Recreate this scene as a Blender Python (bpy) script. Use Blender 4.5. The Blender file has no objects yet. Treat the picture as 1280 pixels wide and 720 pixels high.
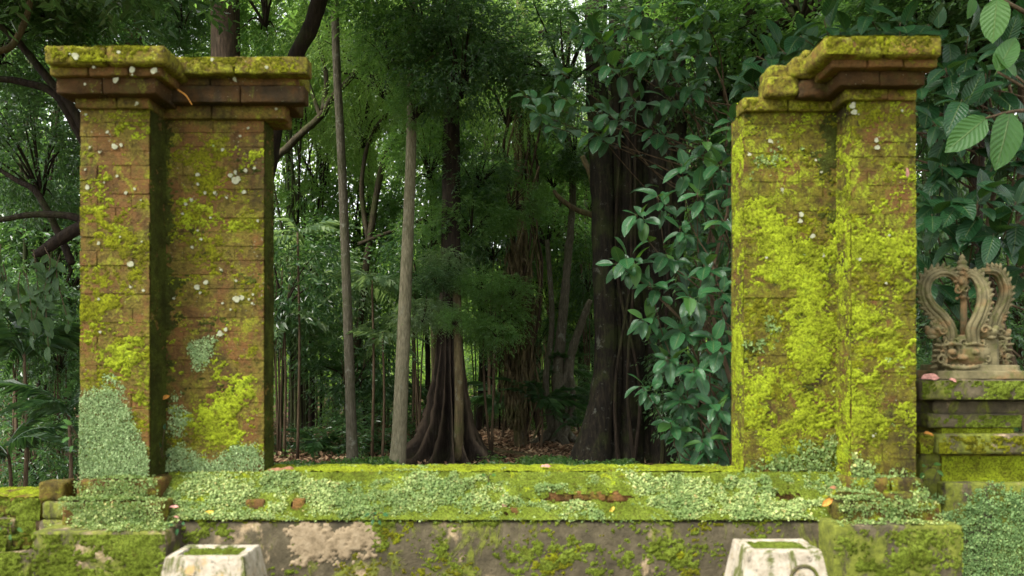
import bpy, bmesh, math, random
import numpy as np
from mathutils import Vector, Matrix, Euler

# ------------------------------------------------------------------ camera, world, sun
F, YH, ZC = 1000.0, 445.0, 1.7           # focal length in px of the 1280 px frame, horizon row, eye height
scene = bpy.context.scene
COL = scene.collection
cam_data = bpy.data.cameras.new("camera")
cam = bpy.data.objects.new("camera", cam_data)
COL.objects.link(cam)
cam.location = (0, 0, ZC)
cam.rotation_euler = (math.radians(90), 0, 0)
cam_data.sensor_width = 36
cam_data.lens = 36 * F / 1280
cam_data.shift_y = (YH - 360) / 1280
cam_data.clip_start = 0.05
cam_data.clip_end = 500
cam_data.dof.use_dof = True
cam_data.dof.focus_distance = 11.0
cam_data.dof.aperture_fstop = 3.2
scene.camera = cam

to_sun = Vector((-0.62, -0.50, 1.0)).normalized()
SUN_EL = math.asin(to_sun.z)
SUN_ROT = math.atan2(to_sun.x, to_sun.y)
world = bpy.data.worlds.new("World")
scene.world = world
world.use_nodes = True
wn, wl = world.node_tree.nodes, world.node_tree.links
wn.clear()
sky = wn.new("ShaderNodeTexSky")
sky.sky_type = 'NISHITA'
sky.sun_disc = False
sky.sun_elevation = SUN_EL
sky.sun_rotation = SUN_ROT
hs = wn.new("ShaderNodeHueSaturation")
hs.inputs['Saturation'].default_value = 0.10      # thin overcast: nearly white sky
wl.new(sky.outputs[0], hs.inputs['Color'])
bg = wn.new("ShaderNodeBackground")
bg.inputs['Strength'].default_value = 0.15
wl.new(hs.outputs[0], bg.inputs['Color'])
wo = wn.new("ShaderNodeOutputWorld")
wl.new(bg.outputs[0], wo.inputs['Surface'])

sun_data = bpy.data.lights.new("sun", 'SUN')
sun_data.energy = 2.2
sun_data.angle = math.radians(18)
sun_data.color = (1.0, 0.96, 0.88)
sun = bpy.data.objects.new("sun", sun_data)
COL.objects.link(sun)
sun.rotation_euler = (-to_sun).to_track_quat('-Z', 'Y').to_euler()

scene.view_settings.view_transform = 'Standard'
scene.view_settings.look = 'None'
scene.view_settings.exposure = 1.72
scene.view_settings.gamma = 1.0
scene.view_settings.use_curve_mapping = False
scene.render.engine = 'CYCLES'
scene.cycles.use_denoising = True
scene.cycles.max_bounces = 6
scene.cycles.diffuse_bounces = 3
scene.cycles.glossy_bounces = 2
scene.cycles.transmission_bounces = 4

# ------------------------------------------------------------------ helpers
rnd = random.Random(11)
rng = np.random.default_rng(11)

def P(px, py, Y):
    """world point seen at photo pixel (px, py) at depth Y"""
    return Vector(((px - 640) * Y / F, Y, ZC - (py - YH) * Y / F))

def X(px, Y): return (px - 640) * Y / F
def Z(py, Y): return ZC - (py - YH) * Y / F
def GY(py): return ZC * F / (py - YH)      # depth at which the ground shows at row py

def _hash(ix, iy, iz, seed):
    h = (ix * 374761393 + iy * 668265263 + iz * 2147483647 + seed * 1274126177) & 0xFFFFFFFF
    h = ((h ^ (h >> 13)) * 1274126177) & 0xFFFFFFFF
    h = h ^ (h >> 16)
    return (h & 0xFFFFFF).astype(np.float64) / 0xFFFFFF

def vnoise(p, seed=0):
    p = np.asarray(p, float)
    i = np.floor(p).astype(np.int64)
    f = p - i
    f = f * f * (3 - 2 * f)
    r = 0
    for dx in (0, 1):
        wx = f[..., 0] if dx else 1 - f[..., 0]
        for dy in (0, 1):
            wy = f[..., 1] if dy else 1 - f[..., 1]
            for dz in (0, 1):
                wz = f[..., 2] if dz else 1 - f[..., 2]
                r = r + wx * wy * wz * _hash(i[..., 0] + dx, i[..., 1] + dy, i[..., 2] + dz, seed)
    return r

def fbm(p, seed=0, octaves=4):
    p = np.asarray(p, float)
    a, s, r = 0.5, 0.0, 0
    for o in range(octaves):
        r = r + a * vnoise(p, seed + o * 17)
        s += a
        a *= 0.5
        p = p * 2.03
    return r / s

def sstep(a, b, x):
    t = np.clip((x - a) / (b - a), 0, 1)
    return t * t * (3 - 2 * t)

def mesh_np(name, verts, tris=None, quads=None, smooth=True):
    """mesh from numpy arrays of vertices, triangles and quads"""
    me = bpy.data.meshes.new(name)
    verts = np.asarray(verts, np.float32).reshape(-1, 3)
    faces, n_f, starts = [], 0, []
    t = np.asarray(tris if tris is not None else [], np.int32).reshape(-1, 3)
    q = np.asarray(quads if quads is not None else [], np.int32).reshape(-1, 4)
    loops = np.concatenate([t.ravel(), q.ravel()])
    st = np.concatenate([np.arange(len(t)) * 3, len(t) * 3 + np.arange(len(q)) * 4]).astype(np.int32)
    tot = np.concatenate([np.full(len(t), 3), np.full(len(q), 4)]).astype(np.int32)
    me.vertices.add(len(verts))
    me.vertices.foreach_set('co', verts.ravel())
    me.loops.add(len(loops))
    me.loops.foreach_set('vertex_index', loops.astype(np.int32))
    me.polygons.add(len(st))
    me.polygons.foreach_set('loop_start', st)
    try:
        me.polygons.foreach_set('loop_total', tot)
    except Exception:
        pass
    me.polygons.foreach_set('use_smooth', np.full(len(st), smooth))
    me.update(calc_edges=True)
    me.validate()
    return me

class MB:
    """collects verts / faces / material indices into one mesh"""
    def __init__(self):
        self.v, self.f, self.m = [], [], []
    def add(self, verts, faces, mi=0):
        b = len(self.v)
        self.v += [tuple(p) for p in verts]
        self.f += [tuple(b + i for i in f) for f in faces]
        self.m += [mi] * len(faces)
    def mesh(self, name, mats, smooth=True):
        me = bpy.data.meshes.new(name)
        me.from_pydata(self.v, [], self.f)
        for m in mats:
            me.materials.append(m)
        me.polygons.foreach_set('material_index', self.m)
        me.polygons.foreach_set('use_smooth', [smooth] * len(self.f))
        me.update()
        return me

def link(name, me, parent=None, mat=None, **props):
    o = bpy.data.objects.new(name, me)
    COL.objects.link(o)
    if mat is not None and me is not None and not me.materials:
        me.materials.append(mat)
    if parent is not None:
        o.parent = parent
    for k, v in props.items():
        if v is not None:
            o[k] = v
    return o

def thing(name, label, cat, loc=(0, 0, 0), group=None):
    o = bpy.data.objects.new(name, None)
    COL.objects.link(o)
    o.location = loc
    o.empty_display_size = 0.1
    o['label'] = label
    o['category'] = cat
    if group:
        o['group'] = group
    return o

def tag(o, label, cat, group=None):
    o['label'] = label
    o['category'] = cat
    if group:
        o['group'] = group
    return o

def shift(me, loc):
    """move mesh data so that it sits right under a parent placed at loc"""
    me.transform(Matrix.Translation(-Vector(loc)))
    return me

def catmull(pts, n):
    """pts: list of tuples (any dimension) -> n samples along a smooth curve"""
    p = np.asarray(pts, float)
    if len(p) == 2:
        t = np.linspace(0, 1, n)[:, None]
        return p[0] * (1 - t) + p[1] * t
    p = np.vstack([2 * p[0] - p[1], p, 2 * p[-1] - p[-2]])
    seg = len(p) - 3
    out = []
    for k in range(n):
        u = k / (n - 1) * seg
        i = min(int(u), seg - 1)
        t = u - i
        a, b, c, d = p[i], p[i + 1], p[i + 2], p[i + 3]
        out.append(0.5 * ((2 * b) + (c - a) * t + (2 * a - 5 * b + 4 * c - d) * t * t + (3 * b - a - 3 * c + d) * t ** 3))
    return np.array(out)

def tube(mb, pts, radii, sides=8, mi=0, rough=0.0, seed=0, cap=True):
    """swept tube through pts with a radius per point"""
    pts = np.asarray(pts, float)
    n = len(pts)
    tan = np.gradient(pts, axis=0)
    tan /= np.linalg.norm(tan, axis=1)[:, None] + 1e-9
    ref = np.array([0.0, 1.0, 0.0]) if abs(tan[0][1]) < 0.9 else np.array([1.0, 0.0, 0.0])
    verts = []
    for i in range(n):
        t = tan[i]
        ref = ref - t * ref.dot(t)
        ref /= np.linalg.norm(ref) + 1e-9
        bi = np.cross(t, ref)
        for k in range(sides):
            a = 2 * math.pi * k / sides
            verts.append(pts[i] + radii[i] * (math.cos(a) * ref + math.sin(a) * bi))
    verts = np.array(verts)
    if rough:
        c = np.repeat(pts, sides, axis=0)
        r = np.repeat(np.asarray(radii, float), sides)[:, None]
        nz = fbm(verts / (np.mean(radii) * 1.4) + seed * 3.7, seed, 3)[:, None] - 0.5
        verts = verts + (verts - c) * nz * rough * 2
    faces = []
    for i in range(n - 1):
        for k in range(sides):
            k2 = (k + 1) % sides
            faces.append((i * sides + k, i * sides + k2, (i + 1) * sides + k2, (i + 1) * sides + k))
    if cap:
        faces.append(tuple(range(sides - 1, -1, -1)))
        faces.append(tuple((n - 1) * sides + k for k in range(sides)))
    mb.add(verts, faces, mi)

def px_tube(mb, path, sides=10, n=40, mi=0, rough=0.15, seed=0):
    """path of (px, py, Y, radius in px) laid out in the world"""
    w = [(*P(a, b, c), r * c / F) for a, b, c, r in path]
    s = catmull(w, n)
    tube(mb, s[:, :3], np.maximum(s[:, 3], 0.002), sides, mi, rough, seed)

def worn_box(w, d, h, seed, cell=0.03, amp=0.006, corner=0.012):
    """a weathered block, origin at its centre: subdivided box with rounded, uneven edges"""
    nx, ny, nz = (max(2, int(round(s / cell))) for s in (w, d, h))
    nx, ny, nz = min(nx, 30), min(ny, 14), min(nz, 30)
    def ticks(n, s):
        c = min(corner, s * .3)
        return [-s / 2] + list(np.linspace(-s / 2 + c, s / 2 - c, max(2, n + 1))) + [s / 2]
    tx, ty, tz = ticks(nx, w), ticks(ny, d), ticks(nz, h)
    nx, ny, nz = len(tx) - 1, len(ty) - 1, len(tz) - 1
    idx, verts, faces = {}, [], []
    def vid(i, j, k):
        if (i, j, k) not in idx:
            idx[(i, j, k)] = len(verts)
            verts.append((tx[i], ty[j], tz[k]))
        return idx[(i, j, k)]
    for i in range(nx):
        for j in range(ny):
            faces.append((vid(i, j, 0), vid(i, j + 1, 0), vid(i + 1, j + 1, 0), vid(i + 1, j, 0)))
            faces.append((vid(i, j, nz), vid(i + 1, j, nz), vid(i + 1, j + 1, nz), vid(i, j + 1, nz)))
    for i in range(nx):
        for k in range(nz):
            faces.append((vid(i, 0, k), vid(i + 1, 0, k), vid(i + 1, 0, k + 1), vid(i, 0, k + 1)))
            faces.append((vid(i, ny, k), vid(i, ny, k + 1), vid(i + 1, ny, k + 1), vid(i + 1, ny, k)))
    for j in range(ny):
        for k in range(nz):
            faces.append((vid(0, j, k), vid(0, j, k + 1), vid(0, j + 1, k + 1), vid(0, j + 1, k)))
            faces.append((vid(nx, j, k), vid(nx, j + 1, k), vid(nx, j + 1, k + 1), vid(nx, j, k + 1)))
    v = np.array(verts)
    half = np.array((w, d, h)) / 2
    inner = np.clip(v, -(half - corner), half - corner)
    off = v - inner
    ln = np.linalg.norm(off, axis=1)
    m = ln > 1e-9
    v[m] = inner[m] + off[m] / ln[m][:, None] * np.minimum(ln[m], corner)[:, None]
    s = seed * 7.31
    for ax in range(3):
        v[:, ax] += (fbm(v * 14 + s + ax * 31, seed, 3) - .5) * 2 * amp + (fbm(v * 60 + s + ax * 57, seed, 2) - .5) * amp * .6
    return v, faces

_brick_cache = {}
def brick_mesh(w, d, h, mat, variants=4):
    """chamfered, slightly uneven brick (44 triangles), shared between alike bricks"""
    key = (round(w, 2), round(d, 2), round(h, 3), rnd.randrange(variants), mat.name)
    if key in _brick_cache:
        return _brick_cache[key]
    r = random.Random(hash(key[:4]) & 0xffff)
    bm = bmesh.new()
    bmesh.ops.create_cube(bm, size=1.0)
    for v in bm.verts:
        v.co.x *= key[0]; v.co.y *= key[1]; v.co.z *= key[2]
    bmesh.ops.bevel(bm, geom=bm.edges[:], offset=0.0018, segments=1, affect='EDGES')
    for v in bm.verts:
        v.co += Vector((r.uniform(-1, 1), r.uniform(-1, 1), r.uniform(-1, 1))) * 0.0013
    me = bpy.data.meshes.new("brick")
    bm.to_mesh(me)
    bm.free()
    me.materials.append(mat)
    _brick_cache[key] = me
    return me

def block(name, parent, x0, x1, y0, y1, z0, z1, mat, seed=None, amp=0.005, cell=0.03, corner=0.01, label=None):
    """weathered block between world coordinates, child of parent"""
    seed = rnd.randrange(9999) if seed is None else seed
    v, f = worn_box(x1 - x0, y1 - y0, z1 - z0, seed, cell, amp, corner)
    mb = MB(); mb.add(v, f)
    o = link(name, mb.mesh(name, [mat], smooth=True), parent)
    c = Vector(((x0 + x1) / 2, (y0 + y1) / 2, (z0 + z1) / 2))
    o.location = c - (parent.location if parent else Vector())
    if label:
        o['label'] = label
    return o

# ------------------------------------------------------------------ node helpers
class NT:
    def __init__(self, name):
        self.mat = bpy.data.materials.new(name)
        self.mat.use_nodes = True
        self.n = self.mat.node_tree.nodes
        self.l = self.mat.node_tree.links
        self.n.clear()
        self.out = self.n.new("ShaderNodeOutputMaterial")
        self.pos = self.n.new("ShaderNodeNewGeometry")
    def put(self, sock, v):
        if isinstance(v, bpy.types.NodeSocket):
            self.l.new(v, sock)
        elif v is not None:
            if hasattr(sock.default_value, '__len__') and not hasattr(v, '__len__'):
                v = (v, v, v, 1)[:len(sock.default_value)]
            if hasattr(v, '__len__') and len(v) == 3 and len(sock.default_value) == 4:
                v = (*v, 1)
            sock.default_value = v
    def noise(self, scale, detail=5, rough=0.6, vec=None, dist=0.0, stretch=None):
        t = self.n.new("ShaderNodeTexNoise")
        src = vec if vec is not None else self.pos.outputs['Position']
        if stretch:
            m = self.n.new("ShaderNodeMapping")
            m.inputs['Scale'].default_value = stretch
            self.l.new(src, m.inputs['Vector'])
            src = m.outputs[0]
        self.l.new(src, t.inputs['Vector'])
        t.inputs['Scale'].default_value = scale
        t.inputs['Detail'].default_value = detail
        t.inputs['Roughness'].default_value = rough
        t.inputs['Distortion'].default_value = dist
        return t.outputs['Fac']
    def voro(self, scale, feature='F1', rand=1.0, out='Distance', vec=None):
        t = self.n.new("ShaderNodeTexVoronoi")
        t.feature = feature
        self.l.new(vec if vec is not None else self.pos.outputs['Position'], t.inputs['Vector'])
        t.inputs['Scale'].default_value = scale
        t.inputs['Randomness'].default_value = rand
        return t.outputs[out]
    def ramp(self, fac, stops):
        r = self.n.new("ShaderNodeValToRGB")
        el = r.color_ramp.elements
        while len(el) < len(stops):
            el.new(0.5)
        for e, (p, c) in zip(el, stops):
            e.position = p
            e.color = (c, c, c, 1) if not hasattr(c, '__len__') else (*c, 1)
        self.put(r.inputs['Fac'], fac)
        return r.outputs['Color']
    def mask(self, fac, lo, hi):
        m = self.n.new("ShaderNodeMapRange")
        m.interpolation_type = 'SMOOTHSTEP'
        self.put(m.inputs['Value'], fac)
        m.inputs['From Min'].default_value = lo
        m.inputs['From Max'].default_value = hi
        return m.outputs['Result']
    def mix(self, fac, a, b, mode='MIX'):
        m = self.n.new("ShaderNodeMix")
        m.data_type = 'RGBA'
        m.blend_type = mode
        self.put(m.inputs[0], fac)
        self.put(m.inputs[6], a)
        self.put(m.inputs[7], b)
        return m.outputs[2]
    def math(self, op, a, b=None):
        m = self.n.new("ShaderNodeMath")
        m.operation = op
        self.put(m.inputs[0], a)
        if b is not None:
            self.put(m.inputs[1], b)
        return m.outputs[0]
    def bump(self, h, strength=0.5, dist=0.01, prev=None):
        b = self.n.new("ShaderNodeBump")
        b.inputs['Strength'].default_value = strength
        b.inputs['Distance'].default_value = dist
        self.put(b.inputs['Height'], h)
        if prev is not None:
            self.l.new(prev, b.inputs['Normal'])
        return b.outputs['Normal']
    def attr_random(self):
        return self.pos.outputs['Random Per Island']
    def obj_random(self):
        return self.n.new("ShaderNodeObjectInfo").outputs['Random']
    def uv(self):
        return self.n.new("ShaderNodeTexCoord").outputs['UV']
    def done(self, color, rough=0.9, normal=None, spec=0.3, translucent=None, coat=None):
        b = self.n.new("ShaderNodeBsdfPrincipled")
        self.put(b.inputs['Base Color'], color)
        self.put(b.inputs['Roughness'], rough)
        b.inputs['Specular IOR Level'].default_value = spec
        if normal is not None:
            self.l.new(normal, b.inputs['Normal'])
        sh = b.outputs[0]
        if translucent is not None:
            t = self.n.new("ShaderNodeBsdfTranslucent")
            self.put(t.inputs['Color'], translucent[1])
            m = self.n.new("ShaderNodeMixShader")
            m.inputs[0].default_value = translucent[0]
            self.l.new(sh, m.inputs[1])
            self.l.new(t.outputs[0], m.inputs[2])
            sh = m.outputs[0]
        self.l.new(sh, self.out.inputs['Surface'])
        return self.mat

# ------------------------------------------------------------------ materials
def make_brick(name, algae=0.5, olive=(0.16, 0.13, 0.016), lime=(0.27, 0.30, 0.014), dark=0.5, tone=1.0):
    t = NT(name)
    r = t.obj_random()
    base = t.ramp(t.noise(7, 7, 0.68), [(0.28, (0.055 * tone, 0.034 * tone, 0.014 * tone)), (0.45, (0.14 * tone, 0.078 * tone, 0.026 * tone)), (0.6, (0.20 * tone, 0.100 * tone, 0.032 * tone)), (0.78, (0.13 * tone, 0.080 * tone, 0.034 * tone))])
    base = t.mix(t.math('MULTIPLY', r, 0.25), base, (0.16 * tone, 0.080 * tone, 0.032 * tone))
    n1 = t.noise(48, 6, 0.7)
    film = t.mask(t.noise(6.5, 9, 0.72, dist=0.5), 0.60 - algae * 0.2, 0.72 - algae * 0.2)
    base = t.mix(t.math('MULTIPLY', film, 0.8), base, t.mix(t.mask(n1, 0.36, 0.62), (0.055, 0.048, 0.010), olive))
    lm = t.mask(t.noise(15, 9, 0.78, dist=0.5), 0.60 - algae * 0.09, 0.68 - algae * 0.09)
    base = t.mix(t.math('MULTIPLY', lm, 0.85), base, t.mix(t.mask(t.noise(85, 5, 0.75), 0.38, 0.6), (0.10, 0.105, 0.012), lime))
    dk = t.mask(t.noise(2.6, 8, 0.68, stretch=(2.0, 2.0, 1)), 0.50, 0.66)
    base = t.mix(t.math('MULTIPLY', dk, dark), base, (0.030, 0.022, 0.012))
    pit = t.noise(130, 5, 0.75)
    base = t.mix(t.math('MULTIPLY', t.mask(pit, 0.52, 0.64), 0.6), base, (0.022, 0.018, 0.008))
    sp = t.mask(t.math('ADD', t.voro(60), t.math('MULTIPLY', t.noise(6, 4), 0.6)), 0.40, 0.33)
    base = t.mix(t.math('MULTIPLY', sp, 0.5), base, (0.33, 0.33, 0.21))
    nrm = t.bump(t.math('ADD', n1, t.math('MULTIPLY', pit, -0.7)), 1.0, 0.010)
    return t.done(base, 0.95, nrm, 0.12)

def make_moss(name, stops, brown=0.25):
    t = NT(name)
    c = t.ramp(t.noise(9, 8, 0.7), stops)
    fine = t.noise(120, 6, 0.8)
    c = t.mix(t.mask(fine, 0.56, 0.40), c, t.mix(0.75, c, (0.035, 0.035, 0.006)))
    c = t.mix(t.math('MULTIPLY', t.mask(t.noise(24, 7, 0.75), 0.54, 0.64), brown), c, (0.075, 0.045, 0.016))
    nrm = t.bump(t.math('ADD', fine, t.noise(45, 4, 0.7)), 1.0, 0.014)
    return t.done(c, 1.0, nrm, 0.05)

def make_cement(name, tan=0.5, green=0.5):
    t = NT(name)
    c = t.ramp(t.noise(14, 8, 0.7), [(0.25, (0.03, 0.026, 0.016)), (0.5, (0.075, 0.062, 0.036)), (0.75, (0.14, 0.115, 0.07))])
    pm = t.mask(t.noise(3.4, 8, 0.68, dist=0.5), 0.60 - tan * 0.12, 0.68 - tan * 0.12)
    c = t.mix(pm, c, t.ramp(t.noise(30, 6, 0.7), [(0.3, (0.20, 0.14, 0.075)), (0.55, (0.36, 0.27, 0.16)), (0.8, (0.42, 0.34, 0.22))]))
    gm = t.mask(t.noise(5.2, 8, 0.7, dist=0.7, stretch=(1.3, 1.3, 0.8)), 0.60 - green * 0.2, 0.70 - green * 0.2)
    c = t.mix(t.math('MULTIPLY', gm, 0.88), c, t.ramp(t.noise(28, 6, 0.75), [(0.3, (0.05, 0.06, 0.01)), (0.5, (0.13, 0.15, 0.018)), (0.75, (0.22, 0.25, 0.03))]))
    nrm = t.bump(t.math('ADD', t.noise(60, 6, 0.7), t.math('MULTIPLY', gm, 0.6)), 0.8, 0.008)
    return t.done(c, 0.92, nrm, 0.2)

def make_pale_cement(name):
    t = NT(name)
    c = t.ramp(t.noise(22, 8, 0.7), [(0.25, (0.16, 0.13, 0.085)), (0.5, (0.36, 0.31, 0.235)), (0.75, (0.52, 0.475, 0.39))])
    c = t.mix(t.mask(t.noise(9, 7, 0.7), 0.56, 0.66), c, (0.38, 0.26, 0.11))
    c = t.mix(t.mask(t.noise(8, 8, 0.72, dist=0.8, stretch=(1.3, 1.3, 0.5)), 0.50, 0.59), c, (0.09, 0.10, 0.025))
    c = t.mix(t.math('MULTIPLY', t.mask(t.noise(38, 7, 0.75), 0.55, 0.66), 0.8), c, (0.05, 0.042, 0.026))
    return t.done(c, 0.85, t.bump(t.noise(90, 5, 0.7), 0.6, 0.006), 0.25)

def make_carved(name):
    t = NT(name)
    c = t.ramp(t.noise(16, 7, 0.65), [(0.25, (0.06, 0.052, 0.026)), (0.5, (0.13, 0.112, 0.056)), (0.78, (0.24, 0.20, 0.105))])
    og = t.mask(t.noise(9, 5, 0.6), 0.50, 0.62)
    c = t.mix(t.math('MULTIPLY', og, 0.38), c, (0.28, 0.13, 0.05))
    c = t.mix(t.math('MULTIPLY', t.mask(t.noise(13, 6, 0.7, dist=0.4), 0.50, 0.60), 0.75), c, (0.075, 0.080, 0.022))
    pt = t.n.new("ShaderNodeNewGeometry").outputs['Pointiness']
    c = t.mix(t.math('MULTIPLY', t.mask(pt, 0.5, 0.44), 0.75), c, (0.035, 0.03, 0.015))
    return t.done(c, 0.9, t.bump(t.noise(110, 5, 0.7), 0.7, 0.005), 0.2)

def make_bark(name, a, b, c2, moss=0.0, lich=0.0, scale=1.0, ridge_tone=0.0):
    t = NT(name)
    n = t.noise(9 * scale, 7, 0.65, stretch=(2.4, 2.4, 0.45))
    c = t.ramp(n, [(0.3, a), (0.52, b), (0.75, c2)])
    if moss:
        c = t.mix(t.math('MULTIPLY', t.mask(t.noise(2.4, 6, 0.65), 0.48, 0.64), moss), c, (0.055, 0.075, 0.016))
    if lich:
        c = t.mix(t.math('MULTIPLY', t.mask(t.noise(7, 6, 0.7), 0.58, 0.66), lich), c, (0.34, 0.35, 0.28))
    h = t.math('ADD', n, t.math('MULTIPLY', t.noise(60 * scale, 4, 0.7), 0.4))
    if ridge_tone:  # paler on ridges, darker in hollows
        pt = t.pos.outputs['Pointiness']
        c = t.mix(t.math('MULTIPLY', t.mask(pt, 0.51, 0.58), ridge_tone), c, tuple(x * 2.0 for x in c2))
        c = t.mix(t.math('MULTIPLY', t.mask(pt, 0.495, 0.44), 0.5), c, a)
    return t.done(c, 0.88, t.bump(h, 0.9, 0.03), 0.2)

def make_leaf(name, dark, mid, light, rough=0.45, trans=0.3, tcol=None, spec=0.5, yellow=0.04):
    """small leaves in a mass: every leaf its own tint"""
    t = NT(name)
    r = t.attr_random()
    c = t.ramp(r, [(0.0, dark), (0.5, mid), (0.92, light), (1.0, tuple(light[i] + (yellow * (1.6, 1.2, 0.1)[i]) for i in range(3)))])
    c = t.mix(t.mask(t.noise(1.6, 4), 0.38, 0.62), t.mix(0.45, c, dark), c)
    tc = tcol or tuple(min(1, light[i] * (2.0, 2.2, 1.2)[i]) for i in range(3))
    return t.done(c, rough, None, spec, (trans, tc))

def make_big_leaf(name, dark, light, rough=0.28, trans=0.22, spots=0.3, tcol=(0.10, 0.20, 0.02), spec=0.5):
    """large leaves with midrib and side veins from the leaf's own UV"""
    t = NT(name)
    r = t.obj_random()
    uv = t.uv()
    sep = t.n.new("ShaderNodeSeparateXYZ")
    t.l.new(uv, sep.inputs[0])
    au = t.math('ABSOLUTE', t.math('SUBTRACT', sep.outputs[0], 0.5))
    vein = t.math('FRACT', t.math('MULTIPLY', t.math('SUBTRACT', sep.outputs[1], t.math('MULTIPLY', au, 0.55)), 9.0))
    tri = t.math('ABSOLUTE', t.math('SUBTRACT', vein, 0.5))
    side = t.mask(tri, 0.42, 0.5)
    midrib = t.mask(au, 0.035, 0.012)
    c = t.mix(r, dark, light)
    n = t.noise(28, 5, 0.65)
    c = t.mix(t.math('MULTIPLY', t.mask(n, 0.4, 0.7), 0.35), c, dark)
    c = t.mix(t.math('MULTIPLY', side, 0.3), c, tuple(x * 1.7 for x in light))
    c = t.mix(t.math('MULTIPLY', midrib, 0.55), c, (0.16, 0.22, 0.07))
    if spots:
        c = t.mix(t.math('MULTIPLY', t.mask(t.noise(75, 3, 0.6), 0.66, 0.72), spots), c, (0.34, 0.30, 0.10))
    h = t.math('SUBTRACT', t.math('MULTIPLY', tri, -0.6), midrib)
    nrm = t.bump(t.math('ADD', h, t.math('MULTIPLY', n, 0.5)), 0.5, 0.02)
    return t.done(c, t.math('ADD', rough, t.math('MULTIPLY', n, 0.15)), nrm, spec, (trans, tcol))

M = {}
M['brick_l'] = make_brick('weathered_brick', 0.84, olive=(0.165, 0.138, 0.024), lime=(0.26, 0.27, 0.024), dark=0.7, tone=0.85)
M['brick_r'] = make_brick('mossy_brick', 1.12, olive=(0.15, 0.145, 0.014), lime=(0.29, 0.36, 0.020), dark=0.9, tone=0.75)
M['cap'] = make_brick('mossy_cap_brick', 1.15, olive=(0.20, 0.19, 0.018), lime=(0.33, 0.35, 0.025), dark=0.5)
M['cap_red'] = make_brick('sheltered_red_brick', 0.55, dark=0.85, tone=0.85)
M['cap_dark'] = make_brick('dark_cap_brick', 0.40, olive=(0.07, 0.06, 0.014), lime=(0.12, 0.12, 0.02), dark=0.95, tone=0.38)  # darker brick for the lower cap courses
M['brick_bare'] = make_brick('bare_red_brick', 0.62, dark=0.5, tone=1.2)
M['mortar'] = make_brick('earthy_mortar', 0.7, dark=0.8)
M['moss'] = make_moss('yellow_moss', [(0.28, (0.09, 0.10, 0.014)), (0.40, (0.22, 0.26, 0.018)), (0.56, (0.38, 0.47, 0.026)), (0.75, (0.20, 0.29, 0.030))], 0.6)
M['moss_olive'] = make_moss('olive_moss', [(0.28, (0.08, 0.075, 0.010)), (0.46, (0.17, 0.17, 0.012)), (0.62, (0.28, 0.31, 0.014)), (0.78, (0.20, 0.25, 0.02))], 0.7)
M['moss_green'] = make_moss('green_moss', [(0.28, (0.07, 0.09, 0.012)), (0.46, (0.14, 0.19, 0.02)), (0.62, (0.22, 0.29, 0.04)), (0.78, (0.30, 0.33, 0.03))], 0.35)
M['moss_shade'] = make_moss('shade_painted_moss', [(0.28, (0.022, 0.026, 0.009)), (0.46, (0.050, 0.060, 0.014)), (0.62, (0.095, 0.12, 0.020)), (0.78, (0.055, 0.062, 0.015))], 0.3)  # near-black green that stands in for shade on the pillars
M['cement'] = make_cement('stained_cement', 0.2, 0.32)
t = NT('bare_cement')
M['bare_cement'] = t.done(t.ramp(t.noise(26, 8, 0.75), [(0.3, (0.10, 0.075, 0.042)), (0.5, (0.25, 0.19, 0.115)), (0.8, (0.36, 0.29, 0.19))]), 0.9, t.bump(t.noise(70, 6, 0.7), 0.7, 0.006), 0.15)
M['cement_green'] = make_cement('mossy_cement', 0.42, 0.85)
M['stone_dark'] = make_cement('dark_stone', 0.12, 0.5)
M['pale'] = make_pale_cement('pale_cement')
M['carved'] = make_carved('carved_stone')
M['lichen'] = NT('white_lichen'); M['lichen'] = M['lichen'].done(M['lichen'].ramp(M['lichen'].noise(70, 5), [(0.3, (0.20, 0.20, 0.12)), (0.7, (0.36, 0.37, 0.26))]), 1.0, None, 0.05)
t = NT('creeping_leaf')
_r = t.attr_random()
c = t.ramp(_r, [(0.0, (0.10, 0.15, 0.04)), (0.42, (0.23, 0.31, 0.09)), (0.8, (0.38, 0.46, 0.17)), (0.95, (0.45, 0.47, 0.16)), (1.0, (0.36, 0.24, 0.09))])
c = t.mix(t.mask(t.noise(4.5, 6), 0.45, 0.58), t.mix(0.6, c, (0.08, 0.15, 0.035)), c)
M['creeper'] = t.done(c, 0.6, None, 0.3, (0.2, (0.30, 0.42, 0.07)))
t = NT('mint_creeping_leaf')
c = t.ramp(t.attr_random(), [(0.0, (0.12, 0.195, 0.075)), (0.5, (0.235, 0.335, 0.135)), (1.0, (0.36, 0.465, 0.215))])
M['creeper_mint'] = t.done(c, 0.65, None, 0.25, (0.15, (0.25, 0.36, 0.10)))
M['bark_dark'] = make_bark('dark_bark', (0.010, 0.007, 0.005), (0.024, 0.016, 0.010), (0.055, 0.040, 0.026), 0.3)
M['bark_butt'] = make_bark('buttress_bark', (0.011, 0.008, 0.006), (0.028, 0.020, 0.014), (0.075, 0.054, 0.036), 0.15, 0.05, ridge_tone=0.5)
M['bark_fig'] = make_bark('fig_bark', (0.006, 0.005, 0.004), (0.018, 0.014, 0.009), (0.048, 0.038, 0.022), 0.35, 0.2)
M['bark_pale'] = make_bark('pale_bark', (0.13, 0.115, 0.07), (0.26, 0.23, 0.145), (0.42, 0.385, 0.26), 0.2, 0.3, 2.2)
M['bark_grey'] = make_bark('grey_bark', (0.06, 0.052, 0.035), (0.12, 0.105, 0.07), (0.22, 0.20, 0.15), 0.3, 0.45, 2.2)
M['bark_mossy'] = make_bark('mossy_bark', (0.05, 0.04, 0.02), (0.12, 0.09, 0.045), (0.22, 0.18, 0.08), 0.6, 0.2)
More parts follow.
